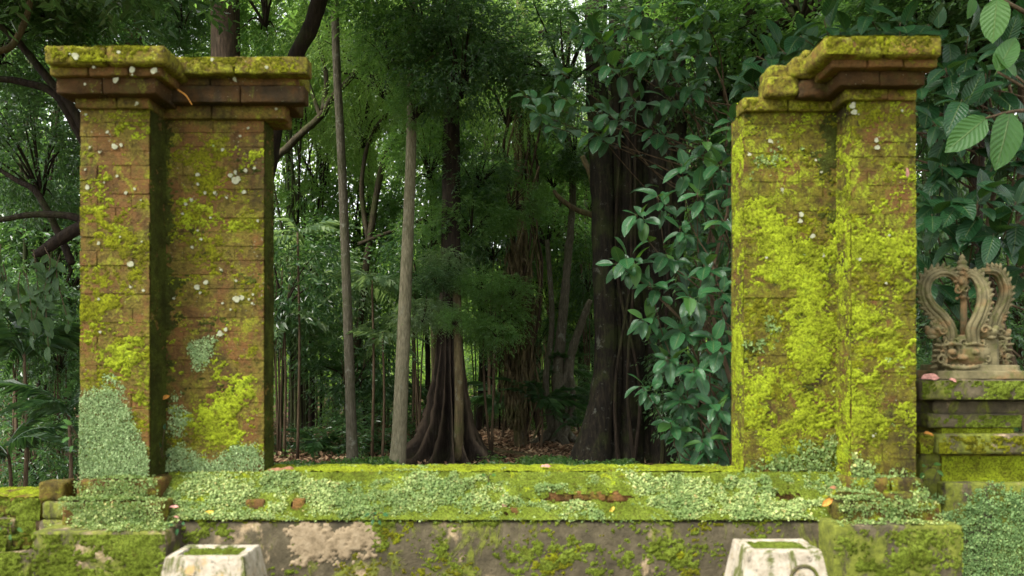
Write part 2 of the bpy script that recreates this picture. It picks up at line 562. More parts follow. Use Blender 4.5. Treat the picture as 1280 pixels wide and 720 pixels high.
M['bark_branch'] = make_bark('branch_bark', (0.022, 0.018, 0.010), (0.055, 0.044, 0.025), (0.11, 0.092, 0.05), 0.5, 0.1)
M['bark_brown'] = make_bark('brown_bark', (0.022, 0.015, 0.009), (0.055, 0.036, 0.022), (0.11, 0.075, 0.045), 0.1, 0.05)
M['culm'] = make_bark('bamboo_culm', (0.03, 0.035, 0.016), (0.065, 0.075, 0.03), (0.13, 0.13, 0.05), 0.1)
M['twig'] = make_bark('twig_bark', (0.045, 0.03, 0.018), (0.10, 0.07, 0.04), (0.16, 0.12, 0.07))
M['leaf_dark'] = make_leaf('dark_forest_leaf', (0.012, 0.034, 0.014), (0.036, 0.090, 0.032), (0.11, 0.20, 0.075), 0.28, 0.28)  # gloom of the lower forest is put into this leaf colour
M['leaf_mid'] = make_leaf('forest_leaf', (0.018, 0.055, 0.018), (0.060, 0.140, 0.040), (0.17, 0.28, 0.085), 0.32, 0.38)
M['leaf_light'] = make_leaf('sunlit_leaf', (0.03, 0.085, 0.024), (0.11, 0.200, 0.052), (0.28, 0.38, 0.12), 0.38, 0.36)  # sunlight on the high crowns is put into this leaf colour
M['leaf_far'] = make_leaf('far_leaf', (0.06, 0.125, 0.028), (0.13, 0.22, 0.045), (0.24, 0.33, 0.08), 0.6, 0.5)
M['leaf_silver'] = make_leaf('silvery_leaf', (0.04, 0.08, 0.038), (0.10, 0.16, 0.075), (0.24, 0.32, 0.17), 0.35, 0.3)
M['palm'] = make_leaf('palm_leaflet', (0.018, 0.05, 0.018), (0.035, 0.085, 0.03), (0.06, 0.12, 0.04), 0.4, 0.35)
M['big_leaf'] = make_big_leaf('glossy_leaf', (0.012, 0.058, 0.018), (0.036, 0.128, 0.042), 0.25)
M['big_leaf_dark'] = make_big_leaf('shaded_glossy_leaf', (0.007, 0.038, 0.012), (0.018, 0.074, 0.022), 0.32, 0.2, 0.3, (0.07, 0.16, 0.02), 0.4)  # darker copy of the glossy leaf, shade put into its colour
M['big_leaf_dull'] = make_big_leaf('drooping_leaf', (0.018, 0.055, 0.014), (0.048, 0.11, 0.028), 0.5, 0.3, 0.2, (0.16, 0.28, 0.04))
M['big_leaf_bright'] = make_big_leaf('fresh_leaf', (0.036, 0.12, 0.022), (0.068, 0.175, 0.032), 0.42, 0.35, 0.12, (0.18, 0.38, 0.03))
t = NT('leaf_litter')
M['litter'] = t.done(t.ramp(t.attr_random(), [(0.0, (0.10, 0.06, 0.032)), (0.4, (0.24, 0.14, 0.08)), (0.75, (0.38, 0.24, 0.14)), (1.0, (0.50, 0.38, 0.24))]), 0.8, None, 0.2)
t = NT('forest_soil')
M['soil'] = t.done(t.ramp(t.noise(6, 8, 0.7), [(0.3, (0.03, 0.02, 0.012)), (0.55, (0.09, 0.055, 0.03)), (0.75, (0.15, 0.095, 0.055))]), 0.95, t.bump(t.noise(25, 6, 0.7), 0.8, 0.04), 0.1)
t = NT('hill_soil')
M['hill'] = t.done(t.ramp(t.noise(0.9, 8, 0.75), [(0.3, (0.02, 0.04, 0.008)), (0.55, (0.06, 0.11, 0.018)), (0.75, (0.12, 0.19, 0.03))]), 0.95, t.bump(t.noise(3, 6, 0.7), 1.0, 0.3), 0.1)
def plain(name, col):
    t = NT(name)
    return t.done(t.mix(t.mask(t.noise(90, 4), 0.4, 0.65), col, tuple(x * 0.55 for x in col)), 0.7, None, 0.3)
M['dry_orange'] = plain('dry_orange_leaf', (0.50, 0.22, 0.035))
M['dry_yellow'] = plain('dry_yellow_leaf', (0.60, 0.42, 0.05))
M['dry_pink'] = plain('dry_pink_leaf', (0.50, 0.24, 0.19))
M['dry_brown'] = plain('dry_brown_leaf', (0.24, 0.11, 0.05))

# ------------------------------------------------------------------ ground
def sheet(name, x0, x1, y0, y1, z, nx, ny, mat, amp=0.0, hump=None):
    u = np.linspace(x0, x1, nx); v = np.linspace(y0, y1, ny)
    gx, gy = np.meshgrid(u, v)
    p = np.stack([gx, gy, np.full_like(gx, z)], -1).reshape(-1, 3)
    if amp:
        p[:, 2] += (fbm(p * 0.35, 5, 4) - 0.5) * amp
    if hump is not None:
        p[:, 2] += hump(p)
    i = np.arange(nx * ny).reshape(ny, nx)
    q = np.stack([i[:-1, :-1], i[:-1, 1:], i[1:, 1:], i[1:, :-1]], -1).reshape(-1, 4)
    me = mesh_np(name, p, None, q)
    return link(name, me, None, mat, kind='structure')

sheet('ground', -160, 160, -60, 260, 0.0, 160, 160, M['soil'], 0.0)
sheet('hill', -140, 140, 48, 150, -0.3, 120, 60, M['hill'], 0.0,
      lambda p: sstep(48, 95, p[:, 1]) * (11 + 5 * fbm(p * 0.05, 3, 4)) + fbm(p * 0.2, 9, 3) * 1.5)

# ------------------------------------------------------------------ masonry helpers
def moss_sheet(name, parent, O, U, V, N, w, h, dens, mat, res=0.006, thick=0.012, seed=0, base=0.001):
    """moss cushion growing on a flat face: a fine sheet standing proud of the face, only where moss grows"""
    O, U, V, N = (np.array(a, float) for a in (O, U, V, N))
    nu, nv = max(3, int(w / res)), max(3, int(h / res))
    u = np.linspace(0, w, nu); v = np.linspace(0, h, nv)
    gu, gv = np.meshgrid(u, v)
    p = O + gu[..., None] * U + gv[..., None] * V
    px = 640 + p[..., 0] / p[..., 1] * F
    py = YH - (p[..., 2] - ZC) / p[..., 1] * F
    cov = dens(px, py) + (fbm(p * 7, seed, 5) - 0.5) * 2.0 + (fbm(p * 30, seed + 2, 4) - 0.5) * 1.3 + (fbm(p * 110, seed + 3, 2) - 0.5) * 1.2
    lump = fbm(p * 55, seed + 5, 3)
    hgt = base + sstep(0.0, 0.6, cov) * thick * .5 * (0.25 + 1.1 * lump) + (fbm(p * 150, seed + 8, 2) - .5) * 0.0035
    hgt = np.where(cov < 0.02, -0.004, hgt)
    q = p + hgt[..., None] * N
    i = np.arange(nu * nv).reshape(nv, nu)
    a = np.stack([i[:-1, :-1], i[:-1, 1:], i[1:, 1:], i[1:, :-1]], -1)
    keep = (cov[:-1, :-1] > 0) | (cov[:-1, 1:] > 0) | (cov[1:, 1:] > 0) | (cov[1:, :-1] > 0)
    quads = a[keep]
    if not len(quads):
        return None
    used = np.unique(quads)
    remap = np.zeros(nu * nv, np.int32); remap[used] = np.arange(len(used))
    me = mesh_np(name, q.reshape(-1, 3)[used] - np.array(parent.location), None, remap[quads])
    return link(name, me, parent, mat, kind='stuff')

def round_leaves(pts, nrm, up, size, jitter=0.6, seed=0):
    """small rounded leaves (4 triangles each) at pts facing roughly nrm"""
    r = np.random.default_rng(seed)
    n = len(pts)
    d = up + r.normal(0, 0.7, (n, 3))
    nn = nrm + r.normal(0, jitter, (n, 3))
    nn /= np.linalg.norm(nn, axis=1)[:, None]
    d -= nn * (d * nn).sum(1)[:, None]
    d /= np.linalg.norm(d, axis=1)[:, None] + 1e-9
    s = np.cross(d, nn)
    L = size[:, None]
    base = pts
    a = base + d * L * .35 + s * L * .42 + nn * L * .12
    b = base + d * L * .85 + s * L * .30 + nn * L * .05
    tip = base + d * L * 1.05 - nn * L * .05
    c = base + d * L * .85 - s * L * .30 + nn * L * .05
    e = base + d * L * .35 - s * L * .42 + nn * L * .12
    v = np.stack([base, a, b, tip, c, e], 1).reshape(-1, 3)
    k = (np.arange(n) * 6)[:, None]
    tr = np.concatenate([k + [0, 1, 2], k + [0, 2, 3], k + [0, 3, 4], k + [0, 4, 5]])
    return v, tr

def creeper_points(surfs, dens, per_m2, seed=0, depth=0.022):
    """points on faces (O, U, V, N, w, h), clumped by noise and by the density map"""
    r = np.random.default_rng(seed)
    P_, N_ = [], []
    for O, U, V, N, w, h in surfs:
        n = int(w * h * per_m2)
        O, U, V, N = (np.array(a, float) for a in (O, U, V, N))
        p = O + r.random((n, 1)) * w * U + r.random((n, 1)) * h * V
        px = 640 + p[:, 0] / p[:, 1] * F
        py = YH - (p[:, 2] - ZC) / p[:, 1] * F
        cov = dens(px, py) + (fbm(p * 7, seed, 4) - 0.5) * 2.0 + (fbm(p * 28, seed + 4, 2) - .5) * 1.1
        k = cov > r.random(n) * .75 - .1
        p, cov = p[k], cov[k]
        off = sstep(0, 0.6, cov) * depth * (0.2 + 1.2 * fbm(p * 26, seed + 2, 3)) * (0.4 + 0.6 * r.random(len(p)))
        P_.append(p + off[:, None] * N)
        N_.append(np.repeat(N[None], len(p), 0))
    return np.concatenate(P_), np.concatenate(N_)

def creeper(name, parent, surfs, dens, per_m2, mat, smin=0.007, smax=0.013, seed=0, depth=0.022, jitter=0.55):
    p, n = creeper_points(surfs, dens, per_m2, seed, depth)
    r = np.random.default_rng(seed + 1)
    size = (smin + (smax - smin) * r.random(len(p)) ** 2.4 * 1.35) * (0.7 + 0.7 * fbm(p * 6, seed + 9, 2))
    v, tr = round_leaves(p, n, np.array([0, 0, 0.9]) * np.where(n[:, 2:3] > 0.7, 0.2, 1), size, jitter, seed)
    off = np.array(parent.location) if parent is not None else 0
    me = mesh_np(name, v - off, tr, None, smooth=False)
    return link(name, me, parent, mat, kind='stuff')

def blobs(px, py, items, base=0.0):
    """density map from (cx, cy, rx, ry, amount) soft ellipses in photo pixels"""
    r = np.full_like(px, base)
    for cx, cy, rx, ry, a in items:
        r = r + a * np.exp(-(((px - cx) / rx) ** 2 + ((py - cy) / ry) ** 2))
    return r

def lichen_spots(parent, spots, N=(0, -1, 0), seed=0):
    """pale crusts, thin irregular discs; spots = (px, py, Y, radius px)"""
    r = random.Random(seed)
    mb = MB()
    for px, py, Y, rad in spots:
        c = P(px, py, Y)
        R = rad * r.uniform(.42, .78) * Y / F
        for rep in range(1 + (r.random() < .35) + (r.random() < .2)):
            if rep:
                c = P(px, py, Y) + Vector((r.uniform(-2, 2) * R, 0, r.uniform(-2, 2) * R)); Rr = R * r.uniform(.2, .4)
            else:
                Rr = R
            n = 14
            ph = [r.uniform(0, 6.28) for _ in range(3)]
            ring = []
            for k in range(n):
                a = 2 * math.pi * k / n
                q = Rr * (1 + 0.12 * math.sin(2 * a + ph[0]) + 0.10 * math.sin(3 * a + ph[1]) + r.uniform(-.14, .14))
                ring.append(c + Vector((math.cos(a) * q, 0.0, math.sin(a) * q)))
            back = [v + Vector((0, .004, 0)) for v in ring]
            mb.add([v - parent.location for v in ring + back], [tuple(range(n))] + [(k, n + k, n + (k + 1) % n, (k + 1) % n) for k in range(n)])
    return link('lichen', mb.mesh('lichen', [M['lichen']], smooth=False), parent, kind='stuff')

def brick_wall(parent, x0, x1, y0, y1, z0, z1, rows, per_row, mat, gap=0.0006, core=True, jit=0.0025, miss=0.0):
    """courses of single bricks with open joints round a recessed mortar core"""
    hr = (z1 - z0) / rows
    loc = parent.location
    if core:
        block('mortar_core', parent, x0 + .005, x1 - .005, y0 + .0045, y1 - .006, z0, z1 - .005, M['mortar'], cell=.05, amp=.002, corner=.004)
    for r in range(rows):
        n = per_row
        cuts = [0.0]
        for k in range(1, n):
            cuts.append(k / n + (0.5 / n if r % 2 else 0) * (1 if n > 1 else 0) + rnd.uniform(-.03, .03))
        if n > 1 and r % 2:
            cuts.append(1 - 0.5 / n * rnd.uniform(.9, 1.1)) if cuts[-1] < 1 - 0.8 / n else None
            cuts.insert(1, 0.5 / n)
            cuts = sorted(set(round(c, 3) for c in cuts))
            cuts = [c for i, c in enumerate(cuts) if i == 0 or c - cuts[i - 1] > 0.12]
        cuts.append(1.0)
        if cuts[-1] - cuts[-2] < 0.1:
            cuts.pop(-2)
        for a, b in zip(cuts[:-1], cuts[1:]):
            w = (x1 - x0) * (b - a) - gap
            me = brick_mesh(w, y1 - y0, hr - gap, mat)
            o = bpy.data.objects.new('brick', me)
            COL.objects.link(o)
            o.parent = parent
            o.location = Vector((x0 + (x1 - x0) * (a + b) / 2, (y0 + y1) / 2 + rnd.uniform(-jit, jit), z0 + hr * (r + .5))) - loc
            kx = w / round(w, 2); ky = (y1 - y0) / round(y1 - y0, 2)
            o.scale = (kx, ky, (hr - gap) / round(hr - gap, 3))
            o.rotation_euler = (rnd.uniform(-.006, .006), 0, rnd.uniform(-.008, .008))

def course(parent, name, px0, px1, py0, py1, Yf, Yb, mat, cuts=(), sag=0.0, amp=0.005, corner=0.006):
    """one projecting course, split into single stones at the given photo columns"""
    xs = [px0, *cuts, px1]
    for a, b in zip(xs[:-1], xs[1:]):
        dz = rnd.uniform(-sag, sag)
        block(name, parent, X(a, Yf) + .002, X(b, Yf) - .002, Yf + rnd.uniform(-.004, .004), Yb, Z(py1, Yf) + dz, Z(py0, Yf) + dz, mat, amp=amp, corner=corner, cell=0.022)

# depth planes of the gateway (metres from the camera)
Y_PIER, Y_PAN, Y_BACK = 3.30, 3.45, 3.66

# ------------------------------------------------------------------ left pillar
zt_l = Z(135, Y_PIER)
left = thing('brick_pillar', 'tall left pillar of brown weathered brick with white lichen spots and an intact stepped cap', 'pillar',
             (X(145, Y_PIER), Y_PIER, 0), 'pillars of the ruined gateway')
zb = Z(600, Y_PIER)
brick_wall(left, X(100, Y_PIER), X(187, Y_PIER), Y_PIER, Y_BACK - .01, zb, zt_l, 26, 2, M['brick_l'])
brick_wall(left, X(196, Y_PAN), X(330, Y_PAN), Y_PAN, Y_BACK - .07, Z(592, Y_PAN), Z(148, Y_PAN), 25, 2, M['brick_l'])
# stepped base of the pier
for (a, b, t0, t1, Yf) in ((93, 198, 600, 628, 3.25), (74, 206, 628, 662, 3.17)):
    course(left, 'base_stone', a, b, t0, t1, Yf, Y_BACK, M['brick_l'], cuts=((a + b) / 2 + rnd.uniform(-8, 8),), amp=.008, corner=.018)
# plinth block under it
block('plinth_block', left, X(40, 3.05), X(207, 3.05), 3.05, Y_BACK, -.3, Z(665, 3.05), M['cement_green'], amp=.006, cell=.04)
# cap of the pier
course(left, 'cap_stone', 92, 187, 116, 135, 3.275, Y_BACK + .02, M['brick_l'], cuts=(146,))
course(left, 'cap_stone', 70, 196, 95, 117, 3.22, Y_BACK + .04, M['cap_dark'], cuts=(128,))
course(left, 'cap_stone', 61, 201, 79, 94, 3.19, Y_BACK + .06, M['cap_red'], cuts=(110, 160))
course(left, 'cap_stone', 53, 206, 56, 79, 3.15, Y_BACK + .08, M['cap'], cuts=(131,), amp=.006, corner=.014)
# cap over the panel; behind the front stones the course is shorter
for (t0, t1, Yf, xa, xb, xc, m, ct) in ((129, 148, 3.42, 196, 357, 350, 'brick_l', 264), (107, 128, 3.37, 198, 381, 362, 'cap_dark', 300), (92, 107, 3.385, 200, 370, 352, 'cap_red', 262), (71, 92, 3.33, 206, 385, 366, 'cap', 292)):
    course(left, 'cap_stone', xa, xb, t0, t1, Yf, Yf + .075, M[m], cuts=(ct,))
    block('cap_stone', left, X(xa, Yf), X(xc, Yf) , Yf + .078, Y_BACK - .05, Z(t1, Yf) + .002, Z(t0, Yf) - .002, M[m])

XA, XZ, DZ = (1, 0, 0), (0, 0, 1), (0, -1, 0)
# moss on it
def dl(px, py):
    return blobs(px, py, [(150, 450, 38, 42, .75), (120, 400, 22, 40, .35), (140, 200, 40, 60, .20), (165, 160, 26, 26, .35), (130, 250, 36, 40, .1),
                          (175, 500, 22, 30, .6), (120, 155, 20, 14, .2)], -.55)
pier_face = ((X(100, Y_PIER), Y_PIER - .001, zb), XA, XZ, DZ, X(187, Y_PIER) - X(100, Y_PIER), zt_l - zb)
moss_sheet('moss', left, *pier_face, dl, M['moss'], seed=3, thick=.010)
moss_sheet('moss', left, *pier_face, lambda a, b: blobs(a, b, [(145, 330, 60, 140, .16), (110, 180, 40, 80, .12)], -.34), M['moss_olive'], seed=8, thick=.006)
def dp(px, py):
    return blobs(px, py, [(295, 500, 40, 50, .85), (270, 560, 40, 30, .5), (240, 280, 22, 60, .25), (265, 190, 30, 26, .28), (235, 185, 20, 50, .3), (300, 430, 30, 40, .3), (310, 240, 20, 40, .12), (225, 420, 16, 60, .25)], -.56)
pan_face = ((X(198, Y_PAN), Y_PAN - .001, Z(590, Y_PAN)), XA, XZ, DZ, X(330, Y_PAN) - X(198, Y_PAN), Z(150, Y_PAN) - Z(590, Y_PAN))
moss_sheet('moss', left, *pan_face, dp, M['moss'], seed=13, thick=.011)
moss_sheet('moss', left, *pan_face, lambda a, b: blobs(a, b, [(235, 250, 30, 120, .2), (300, 180, 40, 60, .12)], -.30), M['moss_olive'], seed=18, thick=.006)
moss_sheet('moss', left, *pan_face, lambda a, b: blobs(a, b, [(203, 300, 14, 500, .8), (205, 180, 22, 60, .3)], -.5), M['moss_shade'], seed=19, thick=.004)  # pier's shadow on the panel edge, painted as a dark strip
for (a, b, t0, t1, Yf) in ((53, 206, 56, 79, 3.15), (206, 385, 71, 92, 3.33)):
    x0, x1, z0, z1 = X(a, Yf), X(b, Yf), Z(t1, Yf), Z(t0, Yf)
    moss_sheet('moss', left, (x0 + .01, Yf - .004, z0 + .006), XA, XZ, DZ, x1 - x0 - .02, z1 - z0 - .01, lambda px, py: np.full_like(px, -.15), M['moss_olive'], seed=int(a), thick=.007)
    moss_sheet('moss', left, (x0 + .01, Yf + .01, z1 - .001), XA, (0, 1, 0), XZ, x1 - x0 - .02, .4 if a < 100 else .06, lambda px, py: np.full_like(px, .1), M['moss'], seed=int(b), thick=.012)
# right return faces: their shade is painted on as near-black green sheets
moss_sheet('moss', left, (X(187, Y_PIER) + .001, Y_PIER, zb), (0, 1, 0), XZ, (1, 0, 0), Y_PAN - Y_PIER, zt_l - zb, lambda a, b: np.full_like(a, .5), M['moss_shade'], seed=23, thick=.006)
moss_sheet('moss', left, (X(330, Y_PAN) + .001, Y_PAN, Z(590, Y_PAN)), (0, 1, 0), XZ, (1, 0, 0), .13, Z(150, Y_PAN) - Z(590, Y_PAN), lambda a, b: np.full_like(a, .35), M['moss_shade'], seed=27, thick=.007)
moss_sheet('moss', left, (X(40, 3.05), 3.05 - .003, Z(740, 3.05)), XA, XZ, DZ, X(207, 3.05) - X(40, 3.05), .22, lambda a, b: blobs(a, b, [(70, 690, 26, 30, .3), (165, 690, 40, 40, .35), (110, 670, 90, 10, .3)], -.12), M['moss_green'], seed=31, thick=.01)
# white crusts
sp = []
for px, py, rr in [(107, 143, 3), (143, 183, 6), (151, 181, 4), (112, 184, 3), (124, 190, 3), (134, 165, 2.5), (168, 236, 3.5), (157, 241, 3.5), (109, 234, 5), (176, 301, 0.1), (163, 330, 5.5), (177, 302, 2), (123, 304, 3), (163, 359, 2.5), (179, 363, 3), (123, 374, 2), (125, 415, 3), (106, 212, 2.5), (146, 220, 2.5), (163, 448, 2), (176, 250, 2), (150, 296, 2), (130, 228, 2)]:
    if rr > 1: sp.append((px, py, Y_PIER - .006, rr))
for px, py, rr in [(295, 225, 7), (288, 219, 4), (307, 213, 4), (247, 218, 5), (247, 230, 4), (278, 187, 3), (305, 240, 4), (256, 241, 3.5), (268, 241, 3), (283, 247, 3), (232, 255, 4), (239, 250, 3), (228, 267, 2.5), (247, 288, 3), (251, 299, 2.5), (240, 309, 3.5), (295, 374, 6.5), (302, 372, 4), (257, 353, 4), (246, 359, 4.5), (250, 366, 3), (278, 379, 3), (288, 387, 2.5), (311, 374, 2.5), (315, 379, 2.5), (295, 351, 2.5), (217, 373, 3.5), (275, 417, 6), (282, 412, 4), (316, 368, 2), (276, 337, 2), (322, 276, 3), (263, 272, 2.5), (294, 215, 3), (300, 170, 2.5), (318, 210, 3), (310, 160, 2)]:
    sp.append((px, py, Y_PAN - .007, rr))
sp += [(94, 70, 3.13, 9), (148, 65, 3.13, 3), (117, 84, 3.17, 3.5), (165, 87, 3.17, 5), (192, 88, 3.17, 7), (144, 100, 3.20, 6), (106, 105, 3.20, 3), (171, 129, 3.26, 3), (293, 99, 3.37, 4), (265, 74, 3.31, 3), (333, 84, 3.31, 3), (345, 136, 3.405, 2.5)]
lichen_spots(left, sp, seed=4)
# pale rosette of leafy lichen on the panel and the pale creeping cover at the foot
creeper('creeper', left, [pan_face], lambda a, b: blobs(a, b, [(250, 440, 20, 20, 3.0), (245, 465, 12, 8, 1.2), (275, 420, 12, 8, 1.1), (290, 405, 16, 6, .8)], -1.35), 70000, M['creeper_mint'], .005, .009, 41, .010)
creeper('creeper', left, [pier_face], lambda a, b: np.clip((b - (474 + 26 * np.abs((a - 130) / 32) ** 2.2)) / 26, -1.5, .75) - np.where(b > 520, 0, np.clip((a - 166) / 14, 0, 3)) + np.clip((b - 565) / 20, 0, 1.5), 120000, M['creeper_mint'], .0045, .008, 43, .010)
creeper('creeper', left, [pan_face], lambda a, b: blobs(a, b, [(220, 515, 26, 40, 1.2), (225, 570, 30, 26, 1.4), (300, 570, 40, 22, 1.5), (260, 590, 60, 14, 1.5)], -.85), 80000, M['creeper_mint'], .005, .009, 45, .011)
base_faces = []
for (a, b, t0, t1, Yf) in ((93, 198, 600, 628, 3.25), (74, 206, 628, 662, 3.17)):
    base_faces.append(((X(a, Yf), Yf - .006, Z(t1, Yf)), XA, XZ, DZ, X(b, Yf) - X(a, Yf), Z(t0, Yf) - Z(t1, Yf)))
    base_faces.append(((X(a, Yf), Yf - .006, Z(t0, Yf) + .004), XA, (0, 1, 0), XZ, X(b, Yf) - X(a, Yf), .08))
base_faces.append(((X(40, 3.05), 3.05, Z(665, 3.05) + .004), XA, (0, 1, 0), XZ, X(207, 3.05) - X(40, 3.05), .12))
creeper('creeper', left, base_faces, lambda a, b: blobs(a, b, [(145, 620, 64, 40, 1.2), (160, 650, 70, 16, .7)], -.30), 85000, M['creeper'], .005, .010, 47, .016)

# ------------------------------------------------------------------ right pillar
right = thing('brick_pillar', 'tall right pillar thickly coated in bright yellow green moss, its cap broken at the inner corner', 'pillar',
              (X(1105, Y_PIER), Y_PIER, 0), 'pillars of the ruined gateway')
zt_r, zb_r = Z(124, Y_PIER), Z(610, Y_PIER)
brick_wall(right, X(1064, Y_PIER), X(1145, Y_PIER), Y_PIER, Y_BACK - .01, zb_r, zt_r, 27, 2, M['brick_r'])
brick_wall(right, X(930, Y_PAN), X(1062, Y_PAN), Y_PAN, Y_BACK - .03, Z(590, Y_PAN), Z(137, Y_PAN), 25, 2, M['brick_r'])
# thin back leaf of the panel that shows as a second edge strip
brick_wall(right, X(924, Y_PAN + .1), X(960, Y_PAN + .1), Y_PAN + .09, Y_BACK + .02, Z(590, Y_PAN + .1), Z(144, Y_PAN + .1), 25, 1, M['brick_r'], core=False)
for (a, b, t0, t1, Yf) in ((1062, 1157, 598, 620, 3.26), (1046, 1180, 628, 655, 3.14), (1052, 1168, 618, 632, 3.19)):
    course(right, 'base_stone', a, b, t0, t1, Yf, Y_BACK, M['brick_r'], cuts=((a + b) / 2 + rnd.uniform(-8, 8),), amp=.008, corner=.018)
block('plinth_block', right, X(1042, 3.05), X(1204, 3.05), 3.05, Y_BACK, -.3, Z(657, 3.05), M['cement_green'], amp=.005, cell=.04)
course(right, 'cap_stone', 1056, 1148, 105, 124, 3.275, Y_BACK + .02, M['cap'], cuts=(1110,))
course(right, 'cap_stone', 1050, 1158, 84, 106, 3.22, Y_BACK + .04, M['cap_dark'], cuts=(1100,))
course(right, 'cap_stone', 1040, 1172, 70, 84, 3.18, Y_BACK + .06, M['cap_red'], cuts=(1085, 1130))
course(right, 'cap_stone', 1030, 1180, 44, 70, 3.14, Y_BACK + .08, M['cap'], cuts=(1108,), amp=.008, corner=.018)
course(right, 'cap_stone', 929, 1058, 121, 138, 3.42, 3.54, M['cap'], cuts=(985,))
# broken remains of the upper courses over the panel
for (a, b, t0, t1, Yf, m) in ((958, 1000, 94, 120, 3.37, 'cap'), (1000, 1052, 98, 121, 3.36, 'cap_dark'), (962, 1004, 80, 99, 3.39, 'cap'), (990, 1050, 70, 96, 3.35, 'cap'), (1004, 1046, 60, 76, 3.40, 'cap')):
    o = block('broken_brick', right, X(a, Yf), X(b, Yf), Yf, Yf + .15, Z(t1, Yf), Z(t0, Yf), M[m], amp=.012, corner=.016, cell=.018)
    o.rotation_euler = (rnd.uniform(-.03, .03), rnd.uniform(-.07, .03), rnd.uniform(-.04, .04))
rp_face = ((X(1064, Y_PIER), Y_PIER - .001, zb_r), XA, XZ, DZ, X(1145, Y_PIER) - X(1064, Y_PIER), zt_r - zb_r)
rn_face = ((X(930, Y_PAN), Y_PAN - .001, Z(590, Y_PAN)), XA, XZ, DZ, X(1062, Y_PAN) - X(930, Y_PAN), Z(137, Y_PAN) - Z(590, Y_PAN))
moss_sheet('moss', right, *rp_face, lambda a, b: blobs(a, b, [(1100, 420, 60, 150, .45), (1080, 320, 30, 60, .3), (1110, 200, 40, 80, -.35), (1105, 580, 50, 20, -.3), (1090, 345, 14, 30, -.5), (1120, 480, 18, 10, -.4)], -.28), M['moss'], seed=53, thick=.011)
moss_sheet('moss', right, *rn_face, lambda a, b: blobs(a, b, [(960, 290, 36, 60, .55), (1010, 430, 50, 120, .6), (960, 520, 40, 60, .5), (1025, 200, 20, 90, -.5), (970, 400, 24, 70, -.45), (985, 265, 26, 24, -.5), (940, 400, 10, 90, -.3), (985, 500, 16, 30, -.3), (1000, 310, 40, 20, .3)], -.25), M['moss'], seed=57, thick=.011)
moss_sheet('moss', right, *rp_face, lambda a, b: np.full_like(a, -.25), M['moss_olive'], seed=59, thick=.007)
moss_sheet('moss', right, *rn_face, lambda a, b: np.full_like(a, -.25), M['moss_olive'], seed=61, thick=.007)
# left return faces catch the light
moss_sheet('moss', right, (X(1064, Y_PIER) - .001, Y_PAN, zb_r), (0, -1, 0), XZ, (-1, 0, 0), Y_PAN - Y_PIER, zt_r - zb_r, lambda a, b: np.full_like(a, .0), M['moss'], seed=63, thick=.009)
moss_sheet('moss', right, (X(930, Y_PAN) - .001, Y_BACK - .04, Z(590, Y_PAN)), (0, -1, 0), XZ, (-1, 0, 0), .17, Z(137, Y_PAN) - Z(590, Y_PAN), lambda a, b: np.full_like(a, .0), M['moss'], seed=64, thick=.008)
for (a, b, t0, t1, Yf) in ((1030, 1180, 44, 70, 3.14), (925, 1058, 121, 138, 3.42), (1056, 1148, 105, 124, 3.275)):
    x0, x1, z0, z1 = X(a, Yf), X(b, Yf), Z(t1, Yf), Z(t0, Yf)
    moss_sheet('moss', right, (x0 + .01, Yf - .004, z0 + .006), XA, XZ, DZ, x1 - x0 - .02, z1 - z0 - .01, lambda px, py: np.full_like(px, -.1), M['moss_olive'], seed=int(a), thick=.008)
    moss_sheet('moss', right, (x0 + .01, Yf + .01, z1 - .001), XA, (0, 1, 0), XZ, x1 - x0 - .02, .10 if a == 925 else .4, lambda px, py: np.full_like(px, .3), M['moss'], seed=int(b), thick=.012)
moss_sheet('moss', right, (X(1042, 3.05), 3.05 - .003, Z(740, 3.05)), XA, XZ, DZ, X(1204, 3.05) - X(1042, 3.05), .24, lambda a, b: blobs(a, b, [(1060, 690, 14, 40, .3), (1150, 690, 24, 36, .3), (1100, 715, 40, 20, .25)], -.22), M['moss_green'], seed=67, thick=.009)
moss_sheet('moss', right, *rn_face, lambda a, b: blobs(a, b, [(1040, 190, 16, 90, .8), (1030, 330, 10, 60, .2)], -.5), M['moss_shade'], seed=68, thick=.004)  # same dark sheet at the panel's inner upper corner
sp = [(1066, 132, Y_PIER - .012, 6), (1068, 140, Y_PIER - .012, 5), (1096, 175, Y_PIER - .014, 4), (1097, 184, Y_PIER - .014, 4), (1128, 138, Y_PIER - .012, 3), (1075, 324, Y_PIER - .016, 4), (1108, 354, Y_PIER - .016, 3), (1112, 294, Y_PIER - .016, 3), (1092, 545, Y_PIER - .016, 3), (963, 176, Y_PAN - .014, 4), (937, 193, Y_PAN - .014, 3), (978, 237, Y_PAN - .014, 3), (1002, 268, Y_PAN - .014, 5), (1001, 276, Y_PAN - .014, 4), (1016, 295, Y_PAN - .014, 4), (1030, 320, Y_PAN - .014, 3), (958, 322, Y_PAN - .016, 2.5), (1020, 200, Y_PAN - .012, 3), (1027, 215, Y_PAN - .012, 3)]
lichen_spots(right, sp, seed=5)
creeper('creeper', right, [rn_face], lambda a, b: blobs(a, b, [(960, 205, 44, 40, .75), (965, 440, 34, 50, .55), (1000, 330, 30, 20, .3), (1010, 575, 46, 26, 1.2), (950, 590, 40, 14, 1.0), (1040, 560, 16, 50, .7), (940, 520, 20, 10, .6), (1030, 190, 10, 80, .2)], -.72), 30000, M['creeper'], .008, .015, 71, .02)
creeper('creeper', right, [rp_face], lambda a, b: blobs(a, b, [(1080, 600, 50, 26, .9), (1055, 560, 14, 60, .5), (1130, 590, 20, 20, .6), (1110, 480, 30, 60, .25)], -.72), 40000, M['creeper'], .008, .015, 73, .02)
rb = []
